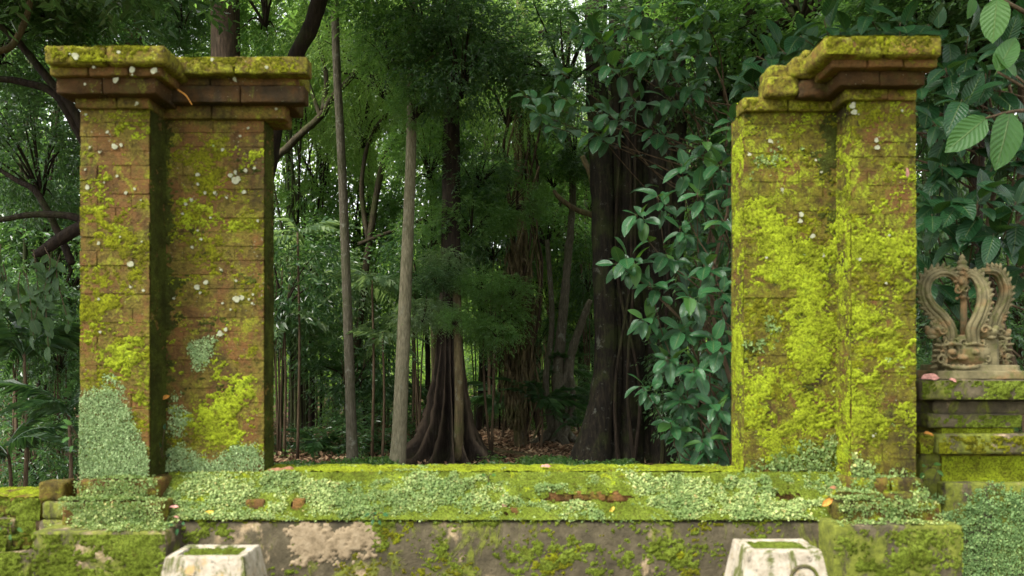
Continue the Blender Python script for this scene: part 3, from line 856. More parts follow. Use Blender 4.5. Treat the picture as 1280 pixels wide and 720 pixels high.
for (a, b, t0, t1, Yf) in ((1062, 1157, 598, 620, 3.26), (1046, 1180, 628, 655, 3.14), (1052, 1168, 618, 632, 3.19)):
    rb.append(((X(a, Yf), Yf - .006, Z(t1, Yf)), XA, XZ, DZ, X(b, Yf) - X(a, Yf), Z(t0, Yf) - Z(t1, Yf)))
    rb.append(((X(a, Yf), Yf - .006, Z(t0, Yf) + .004), XA, (0, 1, 0), XZ, X(b, Yf) - X(a, Yf), .07))
rb.append(((X(1042, 3.05), 3.05, Z(657, 3.05) + .004), XA, (0, 1, 0), XZ, X(1204, 3.05) - X(1042, 3.05), .08))
creeper('creeper', right, rb, lambda a, b: blobs(a, b, [(1060, 615, 40, 14, .4), (1140, 635, 40, 20, .4)], -.12), 60000, M['creeper'], .006, .0115, 75, .018)

# ------------------------------------------------------------------ low wall between the pillars
wall = thing('low_wall', 'low mossy brick wall with stepped ledges and a stained cement foot between two pillars', 'wall', (0, 3.3, 0))
xl, xr = X(330, Y_PAN), X(930, Y_PAN)
xL, xR = X(205, 3.36), X(1055, 3.36)
z1, z2, z3, z4 = Z(591, 3.42), Z(612, 3.34), Z(633, 3.28), Z(652, 3.20)
brick_wall(wall, xL + .03, xR - .03, 3.42, Y_BACK - .02, z2, z1, 1, 14, M['brick_r'], core=False)
brick_wall(wall, xL, xR, 3.34, Y_BACK - .02, z3, z2 - .001, 1, 15, M['brick_l'], core=False)
brick_wall(wall, xL, xR, 3.265, Y_BACK - .03, z4, z3 - .001, 1, 15, M['brick_l'], core=False)
for (xc, yc, wd, hh, Yf) in ((694, 621, 42, 13, 3.330), (737, 620.5, 40, 12, 3.326), (776, 621.5, 34, 12, 3.333), (373, 632, 15, 16, 3.268), (318, 630.5, 24, 11, 3.272), (640, 640, 20, 12, 3.262)):
    v, f = worn_box(wd * Yf / F, .10, hh * Yf / F, int(xc), .02, .003, .006)
    mb = MB(); mb.add(v, f)
    o = link('brick', mb.mesh('brick', [M['brick_bare']]), wall); o['label'] = 'bare reddish brick showing through the creeping leaves'
    o.location = P(xc, yc, Yf) + Vector((0, .05, 0)) - wall.location; o.rotation_euler = (0, 0, rnd.uniform(-.03, .03))
block('plinth', wall, X(212, 3.20), X(1040, 3.20), 3.20, Y_BACK - .04, -.3, z4 - .002, M['cement'], amp=.005, cell=.1, corner=.012)
def slope(ya, za, yb, zb_, x0, x1):
    v = np.array([0, ya - yb, za - zb_]); L = np.linalg.norm(v); v /= L
    return ((x0, yb - .004, zb_ + .004), XA, tuple(v), (0, -v[2], v[1]), x1 - x0, L)
top_f = ((xl, 3.42, z1 + .002), XA, (0, 1, 0), XZ, xr - xl, .22)
s1 = slope(3.424, z1 - .004, 3.345, z2, xL, xR)
s2 = slope(3.345, z2, 3.27, z3, xL, xR)
s3 = slope(3.27, z3, 3.20, z4, xL, xR)
bare = [(735, 621, 72, 8, -1.25), (372, 632, 11, 10, -1.3), (317, 630, 15, 7, -1.2), (640, 640, 14, 10, -.9), (480, 612, 24, 6, -.5), (590, 593, 40, 8, -.5), (990, 618, 34, 9, -1.0), (880, 594, 60, 6, -.6), (420, 598, 26, 7, -.7), (690, 600, 40, 6, -.5), (560, 640, 26, 8, -.5), (820, 640, 40, 6, -.4), (270, 640, 24, 8, -.4)]
pf = ((X(212, 3.2), 3.197, Z(735, 3.2)), XA, XZ, DZ, X(1040, 3.2) - X(212, 3.2), z4 - Z(735, 3.2))
moss_sheet('moss', wall, *top_f, lambda a, b: np.full_like(a, .35), M['moss'], seed=81, thick=.014)
for k, (f, m) in enumerate(((s1, 'moss_green'), (s2, 'moss_green'), (s3, 'moss_green'))):
    moss_sheet('moss', wall, *f, lambda a, b: blobs(a, b, bare, .75), M[m], seed=83 + k, thick=.012)
for k, f in enumerate((s1, s2, s3)):
    moss_sheet('moss', wall, *f, lambda a, b: blobs(a, b, bare, -.05), M['moss'], seed=183 + k, thick=.016)
moss_sheet('moss', wall, *pf, lambda a, b: blobs(a, b, [(560, 705, 50, 30, .4), (660, 700, 30, 40, .4), (720, 680, 60, 30, .45), (860, 700, 60, 40, .5), (475, 670, 12, 24, .5), (640, 655, 300, 8, .15), (270, 690, 40, 30, .2)], -.46), M['moss_green'], seed=91, thick=.008)
moss_sheet('moss', wall, *pf, lambda a, b: blobs(a, b, [(700, 700, 30, 30, .25), (840, 715, 50, 14, .5), (475, 670, 10, 22, .4)], -.5), M['moss_olive'], seed=93, thick=.007)
moss_sheet('bare_patch', wall, *pf, lambda a, b: blobs(a, b, [(425, 675, 52, 24, 1.5), (375, 668, 24, 16, .8), (395, 700, 70, 14, .8), (520, 705, 30, 10, .4)], -.95), M['bare_cement'], seed=191, thick=.003)
dm = lambda a, b: blobs(a, b, bare + [(450, 625, 130, 30, .35), (250, 625, 60, 40, .4), (560, 610, 80, 25, .1), (870, 630, 130, 26, .35), (600, 630, 60, 10, .1), (560, 586, 500, 5, -.4)], .16)
creeper('creeper', wall, [s1, s2, s3], dm, 95000, M['creeper'], .005, .0105, 95, .024)
creeper('creeper', wall, [top_f], dm, 14000, M['creeper'], .006, .012, 96, .012)
creeper('creeper', wall, [pf], lambda a, b: blobs(a, b, [(640, 652, 400, 14, .75), (690, 690, 40, 30, .3), (570, 690, 40, 20, .2), (260, 670, 14, 14, .3), (850, 690, 90, 24, .2)], -.85), 30000, M['creeper'], .007, .013, 97, .014)

# ------------------------------------------------------------------ pedestal on the right
ped = thing('stone_pedestal', 'stepped dark stone pedestal at the right edge, its foot smothered in creeping leaves', 'pedestal', (X(1235, 3.6), 3.6, 0))
def pb(name, a, b, t0, t1, Yf, m, **k):
    block(name, ped, X(a, Yf), X(b, Yf), Yf, 4.12, Z(t1, Yf), Z(t0, Yf), M[m], **k)
pb('top_slab', 1150, 1320, 475, 500, 3.46, 'stone_dark', cell=.03, amp=.005, corner=.012)
pb('stone_course', 1166, 1310, 501, 518, 3.54, 'stone_dark', cell=.03)
pb('stone_course', 1160, 1278, 517, 535, 3.52, 'stone_dark', cell=.03)
pb('stone_course', 1174, 1268, 535, 545, 3.55, 'brick_r', cell=.03)
pb('lower_slab', 1171, 1300, 543, 568, 3.49, 'cement_green', cell=.03, amp=.005, corner=.012)
pb('stone_course', 1174, 1300, 568, 604, 3.56, 'cap', cell=.03)
pb('foot_block', 1180, 1330, 604, 1000, 3.50, 'cement_green', cell=.06)
pb('broken_brick', 1150, 1172, 542, 568, 3.52, 'cap', cell=.02, amp=.01, corner=.016)
pb('broken_brick', 1152, 1178, 566, 640, 3.56, 'cement_green', cell=.02, amp=.01, corner=.016)
def pface(a, b, t0, t1, Yf): return ((X(a, Yf), Yf - .004, Z(t1, Yf)), XA, XZ, DZ, X(b, Yf) - X(a, Yf), Z(t0, Yf) - Z(t1, Yf))
for (a, b, t0, t1, Yf, d, m) in ((1152, 1318, 476, 499, 3.46, -.12, 'moss_green'), (1176, 1266, 535, 544, 3.55, .3, 'moss'), (1173, 1298, 545, 567, 3.49, -.12, 'moss_olive'), (1176, 1298, 570, 603, 3.56, .35, 'moss'), (1162, 1276, 519, 534, 3.52, -.3, 'moss_green'), (1150, 1172, 545, 567, 3.52, .2, 'moss')):
    moss_sheet('moss', ped, *pface(a, b, t0, t1, Yf), lambda p, q, d=d: np.full_like(p, d), M[m], seed=a + t0, thick=.011)
moss_sheet('moss', ped, (X(1152, 3.46), 3.475, Z(475, 3.46) - .001), XA, (0, 1, 0), XZ, .6, .5, lambda p, q: np.full_like(p, -.1), M['moss_green'], seed=9, thick=.008)
M['creeper_deep'] = make_leaf('deep_creeping_leaf', (0.08, 0.15, 0.045), (0.15, 0.25, 0.08), (0.25, 0.36, 0.13), 0.6, 0.2, (0.2, 0.35, 0.08), 0.3)
creeper('creeper', ped, [pface(1160, 1330, 575, 760, 3.50), pface(1176, 1320, 570, 610, 3.56)],
        lambda a, b: np.clip((b - 606) / 22, -1, .55) + np.where(a < 1205, np.clip((b - 650) / 50, -1.2, 0), 0), 65000, M['creeper_deep'], .005, .011, 101, .020)

# ------------------------------------------------------------------ carved stone crest
YS, S = 3.62, 3.62 / F
sc0 = Vector((X(1207, YS), YS, Z(472.5, YS)))
crest = thing('stone_sculpture', 'carved stone crest of curling serpents round a central post, standing on the dark stepped pedestal', 'sculpture', sc0)
def q(px, py, dy=0.0): return P(px, py, YS + dy) - sc0
def ell(mb, c, rx, ry, rz, seg=12, ring=8, rot=None):
    vs, fs = [], []
    for i in range(ring + 1):
        th = math.pi * i / ring
        for k in range(seg):
            ph = 2 * math.pi * k / seg
            v = Vector((rx * math.sin(th) * math.cos(ph), ry * math.sin(th) * math.sin(ph), rz * math.cos(th)))
            if rot: v = rot @ v
            vs.append(Vector(c) + v)
    for i in range(ring):
        for k in range(seg):
            fs.append((i * seg + k, (i + 1) * seg + k, (i + 1) * seg + (k + 1) % seg, i * seg + (k + 1) % seg))
    mb.add(vs, fs)
def spike(mb, c, d, side, L, w, t=None):
    """small pointed leaf-shaped tooth from c along d"""
    d = Vector(d).normalized(); s = Vector(side).normalized(); n = d.cross(s)
    t = t or w
    vs = [c - s * w, c - n * t, c + s * w, c + n * t, c + d * L * .55 - s * w * .9, c + d * L * .55 - n * t * .8, c + d * L * .55 + s * w * .9, c + d * L * .55 + n * t * .8, c + d * L]
    fs = [(3, 2, 1, 0)] + [(k, (k + 1) % 4, 4 + (k + 1) % 4, 4 + k) for k in range(4)] + [(4 + k, 4 + (k + 1) % 4, 8) for k in range(4)]
    mb.add(vs, fs)
def lathe(mb, c, prof, seg=20):
    vs, fs = [], []
    for r, z in prof:
        for k in range(seg):
            a = 2 * math.pi * k / seg
            vs.append(Vector(c) + Vector((r * math.cos(a), r * math.sin(a), z)))
    n = len(prof)
    for i in range(n - 1):
        for k in range(seg):
            fs.append((i * seg + k, i * seg + (k + 1) % seg, (i + 1) * seg + (k + 1) % seg, (i + 1) * seg + k))
    fs.append(tuple(range(seg - 1, -1, -1))); fs.append(tuple((n - 1) * seg + k for k in range(seg)))
    mb.add(vs, fs)
def spiral(mb, c, r0, turns, rad, a0=0.0, sgn=1, dy=0.0, n=26):
    pts, rr = [], []
    for k in range(n):
        t = k / (n - 1)
        a = a0 + sgn * turns * 2 * math.pi * t
        r = r0 * (1 - .85 * t)
        pts.append((c[0] + r * math.cos(a), c[1] - dy * t, c[2] + r * math.sin(a)))
        rr.append(rad * (1 - .4 * t))
    tube(mb, pts, rr, 6)
def fuse(name, mb, vox=0.0032):
    o = link(name, mb.mesh(name, [M['carved']]), crest)
    r = o.modifiers.new('fuse', 'REMESH')
    r.mode = 'VOXEL'; r.voxel_size = vox; r.use_smooth_shade = True
    return o
# base plate and plinth
mb = MB()
def oct_slab(mb, a, b, t0, t1, y0, y1, ch=.03):
    x0, x1 = (a - 1207) * S, (b - 1207) * S
    z0, z1 = (472.5 - t1) * S, (472.5 - t0) * S
    ring = [(x0 + ch, y0), (x1 - ch, y0), (x1, y0 + ch), (x1, y1 - ch), (x1 - ch, y1), (x0 + ch, y1), (x0, y1 - ch), (x0, y0 + ch)]
    vs = [(x, y, z0) for x, y in ring] + [(x * .97, y * .97, z1) for x, y in ring]
    mb.add(vs, [tuple(range(7, -1, -1)), tuple(range(8, 16))] + [(k, (k + 1) % 8, 8 + (k + 1) % 8, 8 + k) for k in range(8)])
oct_slab(mb, 1154, 1266, 463, 473, -.15, .17)
oct_slab(mb, 1166, 1259, 456, 466, -.13, .15)
fuse('base_plate', mb)
# carved monster-mask block on the front
mb = MB()
ell(mb, q(1204, 442, -.03), .125, .09, .085, 20, 14)
oct_slab(mb, 1176, 1236, 424, 462, -.10, .10, .02)
for sx, cx in ((-1, 1190), (1, 1219)):
    ell(mb, q(cx, 440, -.115), .020, .018, .015)
    spiral(mb, q(cx, 441, -.105), .036, 1.2, .007, 1.0, sx, .012)
    spiral(mb, q(cx + sx * 14, 450, -.095), .028, 1.3, .007, -1.0, -sx, .012)
    tube(mb, [q(cx - sx * 12, 431, -.11), q(cx, 429, -.118), q(cx + sx * 13, 433, -.10)], [.006, .010, .005], 6)
    for k in range(5):
        spike(mb, q(1204 + sx * (28 + 2 * k * .6), 433 + k * 6.2, -.07), (sx, -.1, .25 - k * .12), (0, 1, 0), .040, .012)
    for k in range(3):
        spike(mb, q(1204 + sx * (14 + 8 * k), 425 + k * 1.5, -.06), (sx * .4, -.1, 1), (1, 0, 0), .03, .012)
tube(mb, [q(1178, 455, -.10), q(1190, 459, -.125), q(1204, 460, -.13), q(1220, 459, -.125), q(1234, 455, -.10)], [.006, .009, .010, .009, .006], 8)
ell(mb, q(1204, 447, -.125), .024, .022, .016)
for k in range(7):
    spike(mb, q(1186 + k * 6.2, 455.5, -.125), (0, -.3, -1), (1, 0, 0), .016, .007)
for k in range(9):
    spiral(mb, q(1183 + k * 5.4, 428 + 5 * (k % 2), -.10), .016, 1.1, .0052, k * .9, 1 if k % 2 else -1, .008)
for sx in (-1, 1):
    for k in range(4):
        spiral(mb, q(1206 + sx * (26 + 2 * (k % 2)), 432 + k * 8, -.09), .017, 1.2, .0055, k, sx, .01)
fuse('mask_block', mb, .0026)
# second mask block turned to the right
mb = MB()
oct_slab(mb, 1232, 1258, 426, 462, -.02, .12, .02)
for k, (px_, py_, r_) in enumerate(((1240, 433, .022), (1253, 436, .020), (1241, 452, .026), (1255, 454, .022), (1248, 443, .018), (1259, 446, .014), (1236, 443, .014))):
    ell(mb, q(px_, py_, -.03 + .01 * (k % 2)), r_, .02, r_ * .8, 10, 7)
    spiral(mb, q(px_, py_, -.045 + .01 * (k % 2)), r_ * 1.05, 1.1, .0055, k * 1.3, 1 if k % 2 else -1, .008)
spiral(mb, q(1248, 446, -.02), .034, 1.3, .007, 0.5, 1, .014)
spiral(mb, q(1252, 428, -.01), .026, 1.2, .007, 2.0, -1, .012)
ell(mb, q(1255, 444, -.01), .016, .016, .012)
for k in range(6):
    spike(mb, q(1256 + (k % 2) * 2, 425 + k * 6.5, .03), (1, -.25, .35 - k * .14), (0, 1, 0), .038, .011)
fuse('side_mask', mb)
# serpents
def serpent(path, head_dir, n_teeth=19, t0=.12, t1=.93, wid=13.5):
    """grooved body along path (px, py, dy) with a toothed crest on its outer side; the head is its own piece"""
    w = [(*q(a, b, c),) for a, b, c in path]
    s = catmull(w, 46)
    tan = np.gradient(s, axis=0); tan /= np.linalg.norm(tan, axis=1)[:, None]
    side = np.cross(tan, np.array([0, 1.0, 0])); side /= np.linalg.norm(side, axis=1)[:, None]
    cen = np.array(q(1204, 385))
    mid = s[23] + side[23]
    sgn = 1 if np.linalg.norm(mid[[0, 2]] - cen[[0, 2]]) > np.linalg.norm((s[23] - side[23])[[0, 2]] - cen[[0, 2]]) else -1
    side = side * sgn
    W = wid * S
    taper = np.interp(np.linspace(0, 1, 46), [0, .15, .6, 1], [.95, 1.0, .85, .5])
    mb = MB()
    for off, rr, dy in ((-.42, .20, -.004), (-.05, .24, -.012), (.36, .22, -.006)):
        pts = s + side * (W * off * taper)[:, None] + np.array([0, dy, 0])
        tube(mb, pts, W * rr * taper * .92, 8)
    pts = s + np.array([0, .018, 0])
    tube(mb, pts, W * .42 * taper, 8)
    o = fuse('serpent_body', mb, .0022)
    mb = MB()
    for k in range(n_teeth):
        i = int((t0 + (t1 - t0) * k / (n_teeth - 1)) * 45)
        sz = 1.0 if t0 + (t1 - t0) * k / (n_teeth - 1) < .8 else .8
        d = side[i] * .95 + tan[i] * .55
        spike(mb, Vector(s[i] + side[i] * W * .5 * taper[i]), d, tan[i], .036 * sz, .0125, .014)
    tube(mb, s[5:43] + side[5:43] * (W * .62 * taper[5:43])[:, None], W * .2 * taper[5:43], 6)
    c = link('crest_teeth', mb.mesh('crest_teeth', [M['carved']]), o)
    return o
def serpent_head(a, b, dy, sx, sc=1.0):
    mb = MB()
    c = q(a, b, dy)
    ell(mb, c, .030 * sc, .030 * sc, .032 * sc)
    ell(mb, c + Vector((sx * .030, -.01, -.004)) * sc, .026 * sc, .020 * sc, .017 * sc)
    ell(mb, c + Vector((sx * .046, -.012, .012)) * sc, .013 * sc, .013 * sc, .013 * sc)
    ell(mb, c + Vector((sx * .026, -.012, -.026)) * sc, .022 * sc, .014 * sc, .010 * sc)
    ell(mb, c + Vector((sx * .010, -.028, .010)) * sc, .010 * sc, .010 * sc, .010 * sc)
    spiral(mb, c + Vector((-sx * .012, -.03, .004)) * sc, .020 * sc, 1.2, .006 * sc, 0, sx, .008)
    for k in range(4):
        spike(mb, c + Vector((-sx * .012 + sx * .012 * k, -.005, .026)) * sc, (sx * -.2 + .1 * k * sx, -.1, 1), (1, 0, 0), .024 * sc, .008 * sc)
    for k in range(3):
        spike(mb, c + Vector((sx * .02 + sx * .012 * k, -.014, -.014)) * sc, (0, -.2, -1), (1, 0, 0), .014 * sc, .005 * sc)
    return fuse('serpent_head', mb, .003)
serpent([(1189, 430, -.05), (1187, 412, -.06), (1177, 396, -.06), (1163, 382, -.055), (1156, 365, -.05), (1160, 349, -.04), (1174, 341, -.03), (1188, 343, -.02), (1198, 353, -.01)], -1)
serpent([(1217, 430, -.10), (1216, 412, -.11), (1223, 396, -.11), (1229, 378, -.10), (1228, 361, -.085), (1221, 348, -.06), (1212, 343, -.035), (1204, 350, -.015)], 1, 16)
serpent([(1244, 430, .10), (1241, 412, .12), (1245, 396, .13), (1253, 380, .13), (1256, 362, .12), (1250, 346, .10), (1242, 339, .07), (1226, 339, .03)], 1, 17)
serpent_head(1170, 414, -.06, -1, 1.0)
serpent_head(1229, 414, -.09, 1, 1.05)
serpent_head(1248, 417, .07, 1, .9)
# post, boss and finial
mb = MB()
lathe(mb, q(1204.5, 424), [(.015, 0), (.0145, .10), (.0135, .215), (.012, .25)], 14)
link('central_post', mb.mesh('central_post', [M['carved']]), crest)
mb = MB()
ell(mb, q(1202, 354, -.01), .030, .030, .036)
for k in range(8):
    a = k * math.pi / 4
    ell(mb, q(1202 + 8 * math.cos(a), 352 + 9 * math.sin(a), -.018), .010, .012, .010, 8, 6)
for sx in (-1, 1):
    spiral(mb, q(1202 + sx * 5, 362, -.03), .018, 1.2, .006, 0, sx, .008)
ell(mb, q(1202, 352, -.038), .012, .012, .015); ell(mb, q(1203, 371, -.012), .016, .016, .010)
for k in range(3): ell(mb, q(1196 + 7 * k, 373, -.014), .008, .009, .008, 8, 6)
fuse('boss', mb)
mb = MB()
lathe(mb, q(1202.5, 345), [(.030, 0), (.033, .008), (.026, .016), (.020, .022), (.027, .028), (.029, .036), (.022, .044), (.016, .050), (.021, .056), (.022, .062), (.016, .070), (.010, .075), (.013, .080), (.012, .086), (.006, .094), (.002, .100)], 18)
link('finial', mb.mesh('finial', [M['carved']]), crest)

# ------------------------------------------------------------------ broken wall stub on the left
stub = thing('broken_wall', 'low broken end of mossy stone wall at the left edge beside the left pillar', 'wall', (X(20, 3.4), 3.4, 0))
for a, b, t0, t1, Yf, m in ((-60, 55, 622, 650, 3.34, 'cap'), (-60, 18, 648, 672, 3.32, 'cement_green'), (16, 50, 650, 668, 3.34, 'cement_green'), (-60, 12, 670, 692, 3.30, 'cement_green'), (10, 42, 667, 690, 3.32, 'brick_r'), (-60, 40, 690, 1000, 3.28, 'cement_green')):
    block('stone', stub, X(a, Yf), X(b, Yf), Yf, Yf + .26, Z(t1, Yf), Z(t0, Yf), M[m], amp=.011, corner=.022, cell=.025)
    moss_sheet('moss', stub, *[(X(a, Yf) + .01, Yf - .008, max(Z(t1, Yf), .75)), XA, XZ, DZ, X(b, Yf) - X(a, Yf) - .02, Z(t0, Yf) - max(Z(t1, Yf), .75)], lambda p, q_: np.full_like(p, .08), M['moss_green'], seed=abs(a) + t0, thick=.012)
moss_sheet('moss', stub, (X(-60, 3.34), 3.345, Z(622, 3.34) - .002), XA, (0, 1, 0), XZ, .37, .25, lambda p, q_: np.full_like(p, .35), M['moss'], seed=8, thick=.014)
for (a, b, t0, t1, Yf, rz, lab) in ((56, 88, 600, 624, 3.30, .10, 'loose reddish brick lying topmost between the left pillar and the broken wall'), (62, 92, 624, 646, 3.28, -.06, 'dark mossy brick under the loose reddish brick beside the left pillar')):
    v, f = worn_box((b - a) * Yf / F, .12, (t1 - t0) * Yf / F, a, .015, .006, .012)
    mb = MB(); mb.add(v, f)
    o = link('brick', mb.mesh('brick', [M['brick_l'] if t0 == 600 else M['cement_green']]))
    o.location = P((a + b) / 2, (t0 + t1) / 2, Yf + .06); o.rotation_euler = (0, .03, rz)
    tag(o, lab, 'brick', 'loose bricks by the left pillar')
v, f = worn_box(.14, .14, .5, 77, .03, .008, .02)
mb = MB(); mb.add(v, f)
o = link('stone', mb.mesh('stone', [M['cement_green']]), stub); o.location = P(78, 647, 3.34) + Vector((0, 0, -.25)) - stub.location

# ------------------------------------------------------------------ tapered cement posts in front
def post(label, back, front, ring=None, grp='tapered cement posts in front of the wall', seed=0):
    """back = (x0, x1, y, Y), front = (x0, x1, y, Y): the edges of the top"""
    bx0, bx1, bY = X(back[0], back[3]), X(back[1], back[3]), back[3]
    fx0, fx1, fY = X(front[0], front[3]), X(front[1], front[3]), front[3]
    z = Z(front[2], fY)
    cx, cy = (bx0 + bx1 + fx0 + fx1) / 4, (bY + fY) / 2
    hw, hd = (bx1 - bx0 + fx1 - fx0) / 4, (bY - fY) / 2
    root = thing('cement_post', label, 'post', (cx, cy, 0), grp)
    prof = [(hw + .055, hd + .055, 0.0), (hw + .055, hd + .055, z - .30), (hw + .042, hd + .042, z - .24), (hw, hd, z - .004), (hw - .003, hd - .003, z), (hw - .026, hd - .026, z + .0), (hw - .030, hd - .030, z - .010), (0.001, 0.001, z - .010)]
    mb = MB(); N = 10
    vs = []
    for (w, d, zz) in prof:
        for s0, s1 in (((-1, -1), (1, -1)), ((1, -1), (1, 1)), ((1, 1), (-1, 1)), ((-1, 1), (-1, -1))):
            for k in range(N):
                t = k / N
                vs.append(((s0[0] * (1 - t) + s1[0] * t) * w, (s0[1] * (1 - t) + s1[1] * t) * d, zz))
    n = 4 * N
    v = np.array(vs)
    nz = np.stack([fbm(v * 22 + 9 * a + seed, a, 3) - .5 for a in range(3)], 1)
    v = v + nz * np.array([.007, .007, .005])
    fs = [(i * n + k, i * n + (k + 1) % n, (i + 1) * n + (k + 1) % n, (i + 1) * n + k) for i in range(len(prof) - 1) for k in range(n)]
    mb.add(v, fs)
    link('post_body', mb.mesh('post_body', [M['pale']], smooth=False), root)
    moss_sheet('moss', root, (cx - hw + .03, cy - hd + .03, z - .009), XA, (0, 1, 0), XZ, 2 * hw - .06, 2 * hd - .06, lambda a, b: np.full_like(a, .45), M['moss_green'], seed=seed + 2, thick=.012)
    creeper('creeper', root, [((cx - hw + .03, cy - hd + .03, z - .005), XA, (0, 1, 0), XZ, 2 * hw - .06, 2 * hd - .06)], lambda a, b: np.full_like(a, -.15), 26000, M['creeper'], .006, .011, seed + 4, .016)
    if ring:
        rx, rz, R = ring
        mb = MB()
        pts = [(math.cos(a) * R, 0, math.sin(a) * R) for a in np.linspace(0, 2 * math.pi, 33)]
        c = Vector((rx, fY - .018 - (z - rz) * .05 / .24, rz)) - Vector((cx, cy, 0))
        tube(mb, [tuple(c + Vector(p)) for p in pts], [.0055] * 33, 8, cap=False)
        link('ring', mb.mesh('ring', [M['stone_dark']]), root)
        mb = MB()
        ell(mb, c + Vector((0, .004, 0)), R * .92, .010, R * .92, 24, 10)
        link('disc', mb.mesh('disc', [M['pale']]), root)
    return root
post('pale tapered cement post with mossy hollow top, standing at the foot of the left pillar', (229, 322, 680, 2.67), (211, 307, 696.5, 2.5), None, seed=3)
post('pale tapered cement post with a round boss on its face, standing before the right pillar', (919, 1006, 673, 2.67), (931, 1025, 688.5, 2.5), (X(1009, 2.44), Z(713, 2.44) - .035, .042), seed=14)
block('path', None, -12, 12, -6, 2.4, -.06, .015, M['cement_green'], cell=2.0)
bpy.data.objects['path']['kind'] = 'structure'

# ------------------------------------------------------------------ leaves
def leaf_mesh(name, L=1.0, W=0.5, droop=0.25, fold=0.18, wave=0.03, seed=0, tip=1.0, mat=None):
    """one large leaf along +X, 5 x 7 vertices, curved along the midrib, with UVs"""
    r = random.Random(seed)
    nu, nv = 5, 7
    vs, uv = [], []
    ph = r.uniform(0, 6)
    for j in range(nv):
        t = j / (nv - 1)
        prof = max(0.012, math.sin(math.pi * min(1, t ** .82 * .96 + .02)) ** .62 * (1 - .12 * t ** 4 * tip))
        if j == nv - 1: prof = .008
        for i in range(nu):
            s = i / (nu - 1) * 2 - 1
            y = s * W / 2 * prof
            z = abs(s) * fold * W * prof * .9 - droop * t * t * L + wave * math.sin(t * 9 + ph + s) * abs(s) * L
            x = L * (t - .18 * droop * t * t)
            vs.append((x, y, z)); uv.append((i / (nu - 1), t))
    fs = [(j * nu + i, j * nu + i + 1, (j + 1) * nu + i + 1, (j + 1) * nu + i) for j in range(nv - 1) for i in range(nu - 1)]
    # petiole
    b = len(vs)
    pr = .012 * L
    for x in (-.13 * L, .02 * L):
        for a in (0, 2.1, 4.2):
            vs.append((x, pr * math.cos(a), pr * math.sin(a) - (.02 * L if x < 0 else 0))); uv.append((.5, 0))
    fs += [(b + k, b + (k + 1) % 3, b + 3 + (k + 1) % 3, b + 3 + k) for k in range(3)]
    me = bpy.data.meshes.new(name)
    me.from_pydata(vs, [], fs)
    ul = me.uv_layers.new(name='UVMap')
    for l in me.loops:
        ul.data[l.index].uv = uv[l.vertex_index]
    me.polygons.foreach_set('use_smooth', [True] * len(fs))
    if mat: me.materials.append(mat)
    me.update()
    return me

def frame(d, up):
    d = Vector(d).normalized()
    n = Vector(up) - d * Vector(up).dot(d)
    if n.length < 1e-4: n = Vector((1, 0, 0)) - d * d.x
    n.normalize()
    y = n.cross(d)
    return Matrix((d, y, n)).transposed()

def place_leaf(parent, mesh, pos, d, up, size, name='leaf'):
    o = bpy.data.objects.new(name, mesh)
    COL.objects.link(o)
    if parent is not None: o.parent = parent
    o.matrix_basis = Matrix.Translation(Vector(pos) - (parent.location if parent else Vector())) @ frame(d, up).to_4x4() @ Matrix.Scale(size, 4)
    return o

BIG = {k: [leaf_mesh('leaf', 1, w, dr, fo, .012, 40 + i, mat=M[k]) for i, (w, dr, fo) in enumerate(((.55, .2, .14), (.50, .32, .18), (.58, .12, .1), (.47, .40, .2), (.53, .26, .1)))] for k in ('big_leaf', 'big_leaf_dark', 'big_leaf_bright', 'big_leaf_dull')}

def rosette(parent, twig_mb, c, toward, size, n, kind, r, droop=.35, hub=None):
    """a spray of large leaves round the end of a twig"""
    ax = Vector(toward).normalized()
    a0 = r.uniform(0, 6.28)
    side = ax.orthogonal().normalized(); bi = ax.cross(side)
    for k in range(n):
        a = a0 + k * 2.4
        back = k / n
        d = (side * math.cos(a) + bi * math.sin(a)) * (.75 + .3 * back) + ax * (.75 - .9 * back) + Vector((0, -.25, -droop * r.uniform(.0, 1.0)))
        up = Vector((r.uniform(-.35, .2), r.uniform(-1.1, -.1), 1))
        pos = Vector(c) - ax * back * size * 1.1
        m = BIG[kind if r.random() > .07 else 'big_leaf_bright'] if kind == 'big_leaf' else BIG[kind]
        place_leaf(parent, r.choice(m), pos + d.normalized() * size * .13, d, up, size * r.uniform(.62, 1.12))

